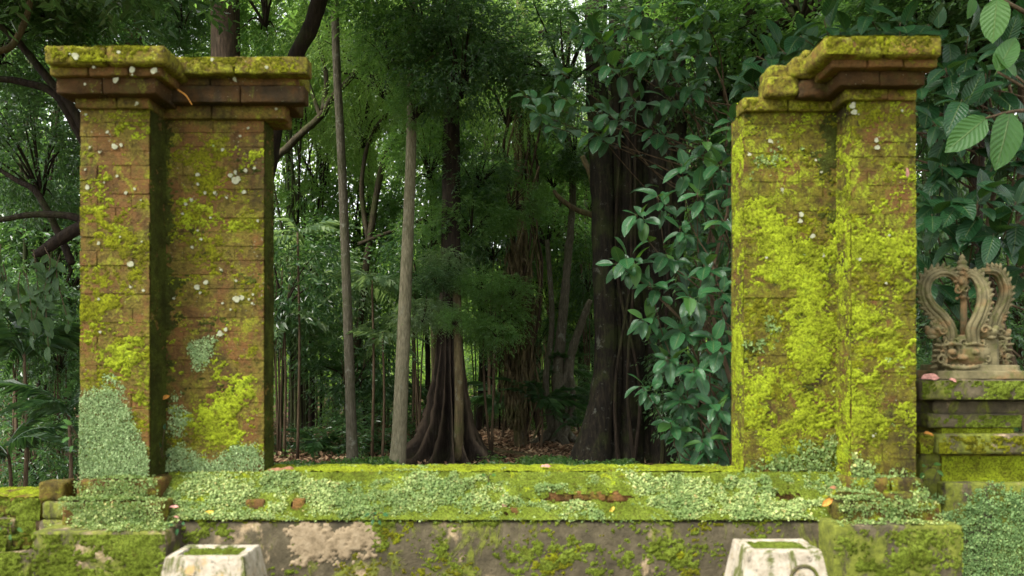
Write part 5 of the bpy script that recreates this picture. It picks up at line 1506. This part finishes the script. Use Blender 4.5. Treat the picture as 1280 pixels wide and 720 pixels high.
trunk_tree('thin pale bare branch reaching left low beside the fig trunk',
           [(775, 560, 14.0, 6), (770, 300, 14, 5), (745, 272, 14, 4), (720, 262, 14, 3.5), (700, 248, 14, 3), (692, 238, 14, 2)], M['bark_mossy'], [], 8, .2, 18, [[(745, 272, 14, 3.5), (740, 225, 14, 4), (728, 195, 14, 3)]])
trunk_tree('big dark arching tree at the left edge with limbs reaching to the pillar',
           [(145, 610, 8.8, 10), (142, 420, 8.8, 10), (132, 300, 8.8, 9), (115, 190, 8.8, 7.5), (95, 143, 8.8, 6), (55, 92, 8.8, 5), (14, 44, 8.8, 4.5), (-40, 0, 8.8, 3.5)], M['bark_dark'], [('dark', -10, 30, 9.5, .5, .45), ('dark', 60, -30, 9.5, .6, .45), ('dark', 40, 190, 9.6, .42, .45)], 12, .2, 21,
           [[(118, 200, 8.8, 6), (95, 160, 8.8, 5.5), (68, 117, 8.8, 5), (30, 103, 8.8, 4.5), (0, 99, 8.8, 4), (-40, 104, 8.8, 3)], [(140, 300, 8.6, 6), (98, 273, 8.6, 5), (45, 268, 8.6, 4), (0, 275, 8.6, 3.5), (-40, 280, 8.6, 3)], [(135, 270, 8.5, 8), (95, 287, 8.5, 8), (55, 312, 8.5, 6.5), (42, 320, 8.5, 3)], [(90, 330, 8.8, 5), (70, 285, 8.8, 4.5), (45, 240, 8.8, 4), (20, 225, 8.8, 3), (-20, 200, 8.8, 2)]])
trunk_tree('smooth greenish branch curving up in the top left corner',
           [(-30, 560, 8.2, 5), (-30, 200, 8.2, 4.5), (-12, 80, 8.2, 4.5), (14, 58, 8.2, 4), (30, 30, 8.2, 4), (38, 0, 8.2, 3.5), (44, -50, 8.2, 3)], M['bark_mossy'], [('dark', 90, -60, 8.6, .5, .35)], 10, .1, 22)
trunk_tree('dark tree beyond the upper right pillar cap with forked limbs',
           [(960, 560, 11.5, 11), (955, 200, 11.5, 9), (945, 40, 11.5, 7), (935, 10, 11.5, 6), (940, -60, 11.5, 5)], M['bark_dark'], [('mid', 1000, -30, 11, .9, .6)], 10, .2, 23,
           [[(946, 60, 11.5, 5), (970, 30, 11.5, 4), (1010, 45, 11.5, 3.5), (1040, 70, 11.5, 2.5)]])
trunk_tree('dark upright trunk behind the carved crest', [(1222, 600, 9.5, 9), (1225, 400, 9.5, 8), (1220, 250, 9.5, 8), (1228, 60, 9.5, 8), (1222, -80, 9.5, 7)], M['bark_dark'], [('dark', 1180, -20, 9.5, .7, .5), ('dark', 1290, 40, 9.5, .7, .6)], 10, .2, 24)
trunk_tree('brown trunk at the right edge behind the carved crest', [(1278, 600, 8.5, 14), (1280, 350, 8.5, 12), (1285, 150, 8.5, 11), (1280, -60, 8.5, 10)], M['bark_brown'], [('dark', 1310, -40, 8.5, .8, .5)], 10, .15, 25)

# --- trees behind: (px foot, Y, radius px, bark, [crowns], label)
behind = [
    (365, 19, 5, 'bark_dark', [('light', 370, 90, 19, 1.0, 1.0), ('light', 395, 190, 18, .7, .8)], 'thin tree with light green crown right behind the left pillar edge'),
    (470, 21, 6, 'bark_mossy', [('light', 460, 110, 21, 1.1, 1.1), ('fine', 480, 10, 21, 1.0, .8)], 'light green tree behind the grey and the pale slender trunks'),
    (545, 23, 6, 'bark_mossy', [('fine', 560, 120, 23, 1.2, 1.2), ('light', 580, 20, 23, 1.1, .9)], 'feathery light green tree behind the top of the pale trunk'),
    (610, 20, 6, 'bark_dark', [('mid', 615, 190, 20, 1.0, 1.0), ('fine', 610, 90, 20, 1.0, .9)], 'tree with mid green crown behind the buttressed trunk'),
    (665, 24, 6, 'bark_mossy', [('fine', 680, 80, 24, 1.3, 1.3), ('light', 690, 220, 24, 1.1, 1.1)], 'feathery tree behind the vine-hung trunk'),
    (735, 21, 6, 'bark_dark', [('light', 705, 200, 21, .7, .8), ('mid', 735, 300, 20, .8, .9)], 'tree with drooping light green crown left of the fig trunk'),
    (870, 19, 8, 'bark_dark', [('mid', 890, 120, 19, 1.0, 1.0), ('mid', 900, 260, 18, .9, 1.0)], 'dark-stemmed tree behind the fig, right of its trunk'),
    (905, 22, 6, 'bark_dark', [('light', 930, 60, 22, 1.1, 1.0), ('light', 900, 200, 22, .9, .9)], 'light green tree showing between the fig and the right pillar'),
    (1000, 18, 7, 'bark_dark', [('mid', 1000, 30, 18, 1.1, 1.0), ('mid', 1050, -40, 18, 1, .8)], 'mid green tree above the broken cap of the right pillar'),
    (1160, 17, 7, 'bark_dark', [('dark', 1170, 60, 17, 1.1, 1.1), ('dark', 1170, 220, 16, .9, 1.1)], 'dark tree behind the glossy shrub right of the right pillar'),
    (1240, 15, 8, 'bark_dark', [('dark', 1250, 100, 15, .9, 1.0), ('dark', 1230, 280, 14, .8, .9), ('dark', 1260, 400, 14, .7, .7)], 'dark tree at the right edge above the carved crest'),
    (20, 17, 7, 'bark_dark', [('dark', 20, 150, 15, .8, .8), ('dark', 10, 300, 14, .8, .8), ('dark', 30, 20, 15, .8, .6), ('dark', 40, 420, 14, .8, .7)], 'shaded tree farthest left behind the arching limbs'),
    (75, 15, 6, 'bark_dark', [('dark', 75, 200, 12.5, .6, .7), ('dark', 80, 330, 12.5, .6, .7), ('dark', 60, 480, 12.5, .6, .5), ('dark', 60, 60, 15, .8, .5)], 'shaded tree left of the left pillar behind the arching limbs'),
    (130, 18, 6, 'bark_mossy', [('mid', 110, 40, 18, .8, .7), ('dark', 130, -20, 17, 1, .6)], 'tree with small leaves above the left pillar cap, leftmost'),
    (235, 19, 7, 'bark_grey', [('dark', 215, 20, 19, .65, .5), ('mid', 240, 75, 19, .4, .4)], 'grey forked tree above the left pillar cap beside the brown trunk'),
    (388, 16.5, 4, 'bark_dark', [('mid', 380, 285, 16.5, .5, .5), ('silver', 395, 350, 15, .8, .8), ('dark', 365, 400, 16, .4, .4)], 'leafy young tree behind the silvery saplings, nearest the left pillar'),
    (458, 18, 4, 'bark_dark', [('mid', 450, 270, 18, .55, .6), ('mid', 472, 350, 17, .42, .42), ('dark', 450, 420, 17, .4, .4)], 'leafy young tree in the space between grey and pale slender trunks'),
    (532, 17.5, 4, 'bark_dark', [('mid', 535, 280, 17.5, .55, .6), ('mid', 525, 370, 17, .4, .4)], 'leafy young tree just right of the pale slender trunk'),
    (598, 18, 4, 'bark_dark', [('mid', 605, 250, 18, .55, .55), ('mid', 608, 335, 18, .5, .5), ('dark', 620, 420, 17.5, .35, .35)], 'leafy young tree behind the right side of the buttressed tree'),
    (672, 18.5, 4, 'bark_dark', [('mid', 685, 270, 18.5, .55, .6), ('light', 690, 360, 19, .5, .5)], 'leafy young tree between vine-hung and crooked trunks'),
    (728, 20, 4, 'bark_dark', [('mid', 730, 260, 20, .6, .6), ('dark', 728, 400, 19, .45, .5)], 'leafy young tree close left of the fig'),
    (330, 22, 6, 'bark_grey', [('mid', 340, 30, 22, .8, .7), ('light', 320, 110, 22, .8, .7)], 'tree with sparse pale sky-lit crown right of the brown trunk'),
]
for k, (px, Y, rp, bark, crowns, lab) in enumerate(behind):
    gy = YH + ZC / Y * F
    topy = min(c_[2] for c_ in crowns) - 20
    trunk_tree(lab, [(px, gy + 2, Y, rp), (px + rnd.uniform(-6, 6), gy * .7 + topy * .3, Y, rp * .85), (px + rnd.uniform(-8, 8), gy * .35 + topy * .65, Y, rp * .75), (px + rnd.uniform(-6, 6), topy, Y, rp * .45)], M[bark], crowns, 9, .2, 200 + k, group='trees standing back in the forest')

# --- bamboo
def bamboo(label, px, Y, n, spread, seed, h=(5, 8)):
    r = random.Random(seed)
    c = Vector((X(px, Y), Y, 0))
    root = thing('bamboo_clump', label, 'bamboo', c, 'bamboo clumps in the forest')
    for k in range(n):
        mb = MB()
        x, y = r.gauss(0, spread), r.gauss(0, spread * .8)
        H = r.uniform(*h); lx, ly = r.gauss(0, .06) * H, r.gauss(0, .05) * H
        rad = r.uniform(.016, .034)
        segs = int(H / .38)
        pts, rr = [], []
        for j in range(segs + 1):
            t = j / segs
            b = np.array([x + lx * t * t, y + ly * t * t, H * t])
            pts.append(b); rr.append(rad * (1.22) * (1 - .35 * t))
            if j < segs:
                t2 = (j + .12) / segs
                pts.append(np.array([x + lx * t2 * t2, y + ly * t2 * t2, H * t2])); rr.append(rad * (1 - .35 * t2))
        tube(mb, pts, rr, 6)
        link('culm', mb.mesh('culm', [M['culm'] if k % 3 else M['bark_dark']]), root)
    g = np.random.default_rng(seed)
    m = 150 * n // 6
    cc = np.stack([g.normal(0, spread * 1.7, m), g.normal(0, spread * 1.5, m), g.uniform(1.6, h[1], m)], 1)
    cc = np.repeat(cc, 7, 0) + g.normal(0, .12, (m * 7, 3))
    v, tr = leaf_cloud(cc, np.stack([g.normal(0, .6, m * 7), g.normal(0, .6, m * 7), g.normal(-.7, .4, m * 7)], 1), np.full(m * 7, .15), .17, seed=seed)
    link('foliage', mesh_np('foliage', v, tr, None, False), root, M['leaf_mid'], kind='stuff')
for a in (('dense dark bamboo clump right beside the left pillar edge', 365, 16.5, 18, .38, 1), ('bamboo clump between the left pillar and the grey slender trunk', 405, 18, 16, .4, 2),
          ('thin bamboo clump showing behind the pale slender trunk', 475, 19, 12, .4, 3), ('bamboo stems right of the buttressed tree', 612, 18.5, 12, .35, 4),
          ('bamboo stems behind the vine-hung trunk', 668, 19.5, 12, .35, 5), ('dark bamboo clump left of the fig trunk', 735, 19, 14, .35, 6),
          ('tall bamboo clump behind the crooked pale tree', 700, 21, 16, .5, 7), ('bamboo clump at the lower left edge of the forest', 20, 12, 8, .35, 8),
          ('bamboo clump left of the left pillar', 70, 13, 6, .3, 9), ('bamboo stems right of the fig behind the glossy shrub', 885, 16, 12, .4, 10),
          ('bamboo stems behind the carved crest', 1190, 12, 10, .3, 11)):
    bamboo(*a)

# --- palms and pinnate saplings
def frond_mesh(name, L, n, leaf, width, arch, mat, seed, spread=.9):
    r = np.random.default_rng(seed)
    t = np.linspace(0, 1, 18)
    sp = np.stack([L * t, np.zeros(18), L * (arch * t - (arch + .55) * t ** 2 * .8)], 1)
    mb = MB(); tube(mb, sp, np.linspace(.012, .003, 18) * L / 1.4, 4)
    tt = np.repeat(np.linspace(.16, 1, n), 2)
    c = np.stack([np.interp(tt, t, sp[:, k]) for k in range(3)], 1)
    sg = np.tile([1, -1], n)
    d = np.stack([.55 + .5 * tt, sg * spread * (1.05 - .45 * tt), -.28 - .2 * r.random(2 * n)], 1)
    v, tr = leaf_cloud(c, d, leaf * np.interp(tt, [.1, .45, 1], [.8, 1.1, .5]), width, 1.0, seed, .5)
    b = len(mb.v)
    mb.add(v, [tuple(f) for f in tr])
    return mb.mesh(name, [mat], smooth=False)
FR = {'palm': [frond_mesh('frond', 1.4, 26, .42, .085, .55, M['palm'], s) for s in (1, 2, 3)],
      'fern': [frond_mesh('frond', 1.0, 22, .2, .16, .5, M['palm'], s) for s in (4, 5)],
      'pinnate': [frond_mesh('frond', 1.1, 10, .30, .36, .35, M['leaf_silver'], s, .8) for s in (6, 7, 8)]}
def palm(label, px, py, Y, n, kind, scale, seed, name='palm_plant', cat='palm', lift=(.1, .9), face=None, group='palms and ferns of the undergrowth'):
    """fronds radiating from a crown at (px, py); a stem runs to the ground"""
    r = random.Random(seed)
    top = P(px, py, Y)
    root = thing(name, label, cat, (top.x, top.y, 0), group)
    mb = MB(); tube(mb, catmull([(0, 0, 0), (.03, 0, top.z / 2), (0, 0, top.z)], 10), np.linspace(.03, .018, 10) * scale ** .5, 7)
    link('stem', mb.mesh('stem', [M['twig']]), root)
    for k in range(n):
        a = 2 * math.pi * (k + r.uniform(-.3, .3)) / n if face is None else r.uniform(*face)
        o = link('frond', r.choice(FR[kind]), root)
        o.location = (0, 0, top.z - r.uniform(0, .12))
        o.rotation_euler = Euler((r.uniform(-.3, .3), -r.uniform(*lift), a), 'XYZ')
        s = scale * r.uniform(.75, 1.15); o.scale = (s, s, s)
for a in (('dark palm with drooping fronds at the lower left edge', 30, 440, 8.5, 9, 'palm', .75, 1), ('palm close against the left pillar at lower left', 85, 510, 8.0, 8, 'palm', .6, 2),
          ('low fan of palm fronds in the far lower left corner', 10, 560, 8.4, 8, 'palm', .6, 3), ('dark palm behind the foot of the grey slender trunk', 470, 500, 15.5, 11, 'palm', 1.0, 4),
          ('small palm between pillar edge and slender trunks', 400, 560, 14, 8, 'palm', .6, 5), ('dark fern palm beside the vine-hung trunk', 676, 505, 14.6, 10, 'palm', .7, 6),
          ('small fern palm left of the fig trunk foot', 722, 530, 14.4, 8, 'fern', .8, 7), ('palm fronds behind the crooked pale tree', 690, 470, 16, 8, 'palm', .8, 8),
          ('small palm right of the buttressed tree', 628, 505, 16.5, 8, 'palm', .9, 9), ('palm near the fig foot right of the leaf litter', 742, 500, 15.2, 8, 'fern', 1.0, 10),
          ('dark fern under the carved crest behind the pedestal', 1160, 520, 6.0, 6, 'fern', .35, 11)):
    palm(*a)
for a in (('sapling with pale silvery feathered leaves left of the grey slender trunk', 372, 290, 13, 8, 'pinnate', .75, 21), ('sapling with silvery feathered leaves between the two slender trunks', 465, 350, 13.2, 12, 'pinnate', .85, 22),
          ('low silvery sapling beside the foot of the pale slender trunk', 478, 415, 12.9, 9, 'pinnate', .65, 23), ('silvery leaved sapling against the left pillar edge', 355, 395, 13.4, 9, 'pinnate', .8, 24),
          ('pale leaved sapling behind the buttressed trunk, left side', 515, 400, 14.2, 10, 'pinnate', .8, 25)):
    palm(*a, name='sapling', cat='sapling', lift=(-.2, .55), group='feather-leaved saplings')

# --- undergrowth shrubs
def shrub(label, kind, px, py, Y, sx, sz, seed):
    r = random.Random(seed)
    c = P(px, py, Y)
    root = thing('shrub', label, 'shrub', (c.x, c.y, 0), 'undergrowth shrubs')
    mb = MB()
    for k in range(4):
        e = Vector((r.uniform(-.3, .3) * sx, r.uniform(-.2, .2), c.z))
        tube(mb, catmull([(r.uniform(-.05, .05), 0, -.02), tuple(e * .5 + Vector((r.uniform(-.08, .08), 0, 0))), tuple(e)], 9), np.linspace(.02, .008, 9), 5)
    link('stem', mb.mesh('stem', [M['twig']]), root)
    add_crown(root, kind, c, sx, sz, r)
for k, a in enumerate((
        ('dark shrub against the inner edge of the left pillar', 'shrub_dark', 350, 340, 13.6, .95, 1.1), ('low dark shrub at the foot of the left pillar edge', 'shrub_dark', 360, 560, 14.5, .7, .5),
        ('green shrub behind the grey slender trunk', 'shrub_dark', 440, 450, 14.5, .8, .9), ('dark shrub low between the slender trunks', 'shrub_dark', 470, 540, 14.2, .9, .6),
        ('leafy shrub left of the buttressed trunk', 'shrub_dark', 525, 330, 13.8, .7, .8), ('leafy shrub right of the buttressed trunk', 'shrub', 612, 395, 14.0, .55, .7),
        ('green shrub between buttressed tree and vines', 'shrub_dark', 612, 290, 16.5, .8, 1.0), ('sunlit shrub glowing low behind the bamboo right of the buttressed tree', 'shrub', 625, 470, 22, 1.2, 1.2),
        ('shrub under the crooked pale tree', 'shrub_dark', 672, 420, 17.5, .6, .6), ('dark shrub left of the fig trunk', 'shrub_dark', 735, 330, 17.5, .7, 1.0),
        ('dark shrub low left of the fig foot', 'shrub_dark', 738, 480, 17, .6, .6), ('dark shrub at the fig foot behind the glossy shrub', 'shrub_dark', 870, 470, 11.8, .7, .9),
        ('green shrub between fig and right pillar', 'shrub', 915, 330, 13, .8, 1.2), ('dark low shrub left of the right pillar foot', 'shrub_dark', 905, 540, 12.2, .6, .6),
        ('dark shrub behind the carved crest', 'shrub_dark', 1195, 400, 8.6, .65, .8), ('dark shrub behind the crest at the right edge', 'shrub_dark', 1265, 430, 8.4, .6, .7),
        ('dark shrub beyond the pedestal', 'shrub_dark', 1180, 500, 7.5, .5, .5), ('dark shrub by the left frame edge under the arching limbs', 'shrub_dark', 20, 390, 10, .5, .6),
        ('dark shrub left of the left pillar', 'shrub_dark', 75, 420, 10.5, .6, .8), ('low dark shrub behind the broken wall at the left', 'shrub_dark', 40, 560, 10, .7, .6),
        ('large dark shrub behind the glossy shrub and right pillar', 'shrub_dark', 960, 300, 11, 1.0, 1.6), ('tall dark shrub behind the right pillar', 'shrub_dark', 1120, 200, 10, 1.0, 1.6),
        ('shrub at the back beyond the leaf litter', 'shrub', 690, 520, 19, 1.0, .7), ('far low shrub behind the bamboo at left', 'shrub', 400, 500, 20, 1.2, 1.1),
        ('far shrub behind the pale trunk foot', 'shrub', 520, 510, 21, 1.2, .9), ('far shrub left of the fig', 'shrub', 745, 420, 22, 1.2, 1.5))):
    shrub(*a, 300 + k)
# --- hanging large-leaved creeper left of the left pillar
lv = thing('hanging_vine', 'vine of drooping mid green leaves below the dark limb left of the left pillar', 'vine', P(55, 320, 7.6))
r = random.Random(31)
mb = MB()
for k in range(9):
    x0 = r.uniform(0, 95); y0 = r.uniform(300, 345)
    pth = [(x0, y0, 7.6, .8), (x0 + r.uniform(-8, 8), y0 + 25, 7.5, .7), (x0 + r.uniform(-14, 14), y0 + r.uniform(45, 100), 7.5, .5)]
    w = catmull([(*(P(a, b, c) - lv.location), q_ * c / F) for a, b, c, q_ in pth], 12)
    tube(mb, w[:, :3], w[:, 3], 4)
    for j in range(3, 12):
        place_leaf(lv, r.choice(BIG['big_leaf_dull']), Vector(w[j, :3]) + lv.location, (r.uniform(-1, 1), r.uniform(-.6, .3), r.uniform(-1.2, -.3)), (r.uniform(-.8, .8), -1, r.uniform(0, 1)), r.uniform(.08, .17))
link('stem', mb.mesh('stem', [M['twig']]), lv)

# --- forest floor
def scatter_ground(name, label, n, x, y, size, width, mat, seed, zmax=.03, up=False, group=None):
    g = np.random.default_rng(seed)
    c = np.stack([g.uniform(*x, n), g.uniform(*y, n), g.uniform(.004, zmax, n)], 1)
    d = np.stack([g.normal(0, 1, n), g.normal(0, 1, n), g.normal(.5 if up else .12, .2, n)], 1)
    v, tr = leaf_cloud(c, d, np.full(n, size), width, 1.5, seed)
    o = link(name, mesh_np(name, v, tr, None, False), None, mat, kind='stuff')
    tag(o, label, name.replace('_', ' '))
scatter_ground('leaf_litter', 'brown dry leaf litter on the forest floor beyond the wall', 26000, (-6, 7), (10.5, 19), .11, .5, M['litter'], 3)
def groundcover():
    g = np.random.default_rng(5)
    n = 9000
    c = np.stack([g.uniform(-4.5, 5, n), 11.2 + np.abs(g.normal(0, .9, n)), np.zeros(n)], 1)
    k = (fbm(c * .9, 3, 3) > .46) & ~((c[:, 0] > -.4) & (c[:, 0] < 1.4) & (c[:, 1] > 12.6))
    c = c[k]; n = len(c)
    c = np.repeat(c, 4, 0) + g.normal(0, .05, (n * 4, 3)); c[:, 2] = g.uniform(.02, .12, n * 4)
    v, tr = leaf_cloud(c, np.stack([g.normal(0, 1, n * 4), g.normal(0, 1, n * 4), np.full(n * 4, .4)], 1), np.full(n * 4, .075), .6, 1.2, 5)
    o = link('ground_cover', mesh_np('ground_cover', v, tr, None, False), None, M['leaf_mid'], kind='stuff')
    tag(o, 'low green ground cover along the forest floor just beyond the wall', 'ground cover')
groundcover()
def log(label, path, mat, seed):
    mb = MB(); px_tube(mb, path, 9, 30, 0, .25, seed)
    c = P(*path[1][:3]); c.z = 0
    o = link('fallen_log', shift(mb.mesh('fallen_log', [mat]), c)); o.location = c
    tag(o, label, 'log', 'fallen logs on the forest floor')
log('mossy fallen log lying right of the buttressed tree on the leaf litter', [(602, 561, 14.6, 5), (630, 567, 14.0, 5.5), (660, 572, 13.5, 5), (690, 578, 12.9, 4)], M['bark_mossy'], 3)
log('thin dark fallen branch beside the mossy log', [(598, 570, 13.8, 3), (640, 577, 13.0, 3), (668, 582, 12.6, 2)], M['bark_dark'], 5)
def sheds():
    pass

# --- distant forest and unseen canopy added overhead for shade
def far_forest():
    g = np.random.default_rng(77)
    n = 26000
    x = g.uniform(-42, 42, n); z = g.uniform(-.2, 1, n)
    top = 9 + 8 * fbm(np.stack([x * .12, x * 0, x * 0], 1), 3, 4)
    p = np.stack([x, 36 + g.uniform(-3, 5, n), z * top], 1)
    k = fbm(p * .45, 9, 3) > .44
    p = p[k]
    per = 7
    c = np.repeat(p, per, 0) + g.normal(0, .35, (len(p) * per, 3))
    d = g.normal(0, .7, c.shape) + (0, -.4, -.5)
    v, tr = leaf_cloud(c, d, np.full(len(c), .27), .48, 1.0, 7)
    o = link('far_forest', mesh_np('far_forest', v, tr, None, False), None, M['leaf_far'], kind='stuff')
    tag(o, 'bright green far wood glimpsed between the trunks', 'forest')
far_forest()
def shade_overhang(tree_label, start, crown, kind, s, bark='bark_dark'):
    """a long limb of a standing tree with an unseen crown above the picture, added to shade what lies below"""
    root = next(o for o in bpy.data.objects if o.get('label') == tree_label)
    a, e = np.array(start), np.array(crown)
    mid_ = (a + e) / 2 + np.array([0, 0, .9])
    mb = MB(); tube(mb, catmull([tuple(a), tuple(mid_), tuple(e + np.array([0, 0, .2]))], 16), np.linspace(.09, .04, 16), 8, 0, .15, 3)
    link('branch', shift(mb.mesh('branch', [M[bark]]), root.location), root)
    add_crown(root, kind, crown, s, s * .6, random.Random(int(s * 100)))  # crown out of view, added to keep sun off the forest and side plants
LT = 'big dark arching tree at the left edge with limbs reaching to the pillar'
RT = 'brown trunk at the right edge behind the carved crest'
CT = 'slender pale tan trunk, the palest in the gap, standing left of the dark buttressed tree'
FT = 'massive dark fig tree of many fused stems right of centre behind the glossy shrub'
l0, r0, c0, f0 = P(-38, 2, 8.8), P(1282, -100, 8.5), P(512, -58, 12.2), P(800, -115, 12.9)
for lab, st, cr, kind, s in ((LT, l0, (-3.6, 5.6, 5.7), 'dark', 1.0), (LT, l0, (-5.4, 7.8, 7.0), 'dark', 1.1), (RT, r0, (1.5, 4.5, 5.2), 'mid', .62), (RT, r0, (3.5, 5.2, 5.9), 'dark', 1.0),
                             (RT, r0, (5.2, 7.0, 7.0), 'dark', 1.2), (FT, f0, (.2, 8.6, 7.7), 'mid', .9), (CT, c0, (-2.2, 10.5, 8.8), 'mid', 1.0), (LT, l0, (-5.0, 4.8, 5.1), 'dark', .8), (LT, l0, (-6.8, 6.2, 6.2), 'dark', 1.0),
                             (LT, l0, (-1.7, 6.8, 6.9), 'dark', .75), (FT, f0, (1.0, 6.6, 6.7), 'dark', .7), (CT, c0, (-3.4, 9.2, 8.3), 'dark', .85)):
    shade_overhang(lab, tuple(st), cr, kind, s)
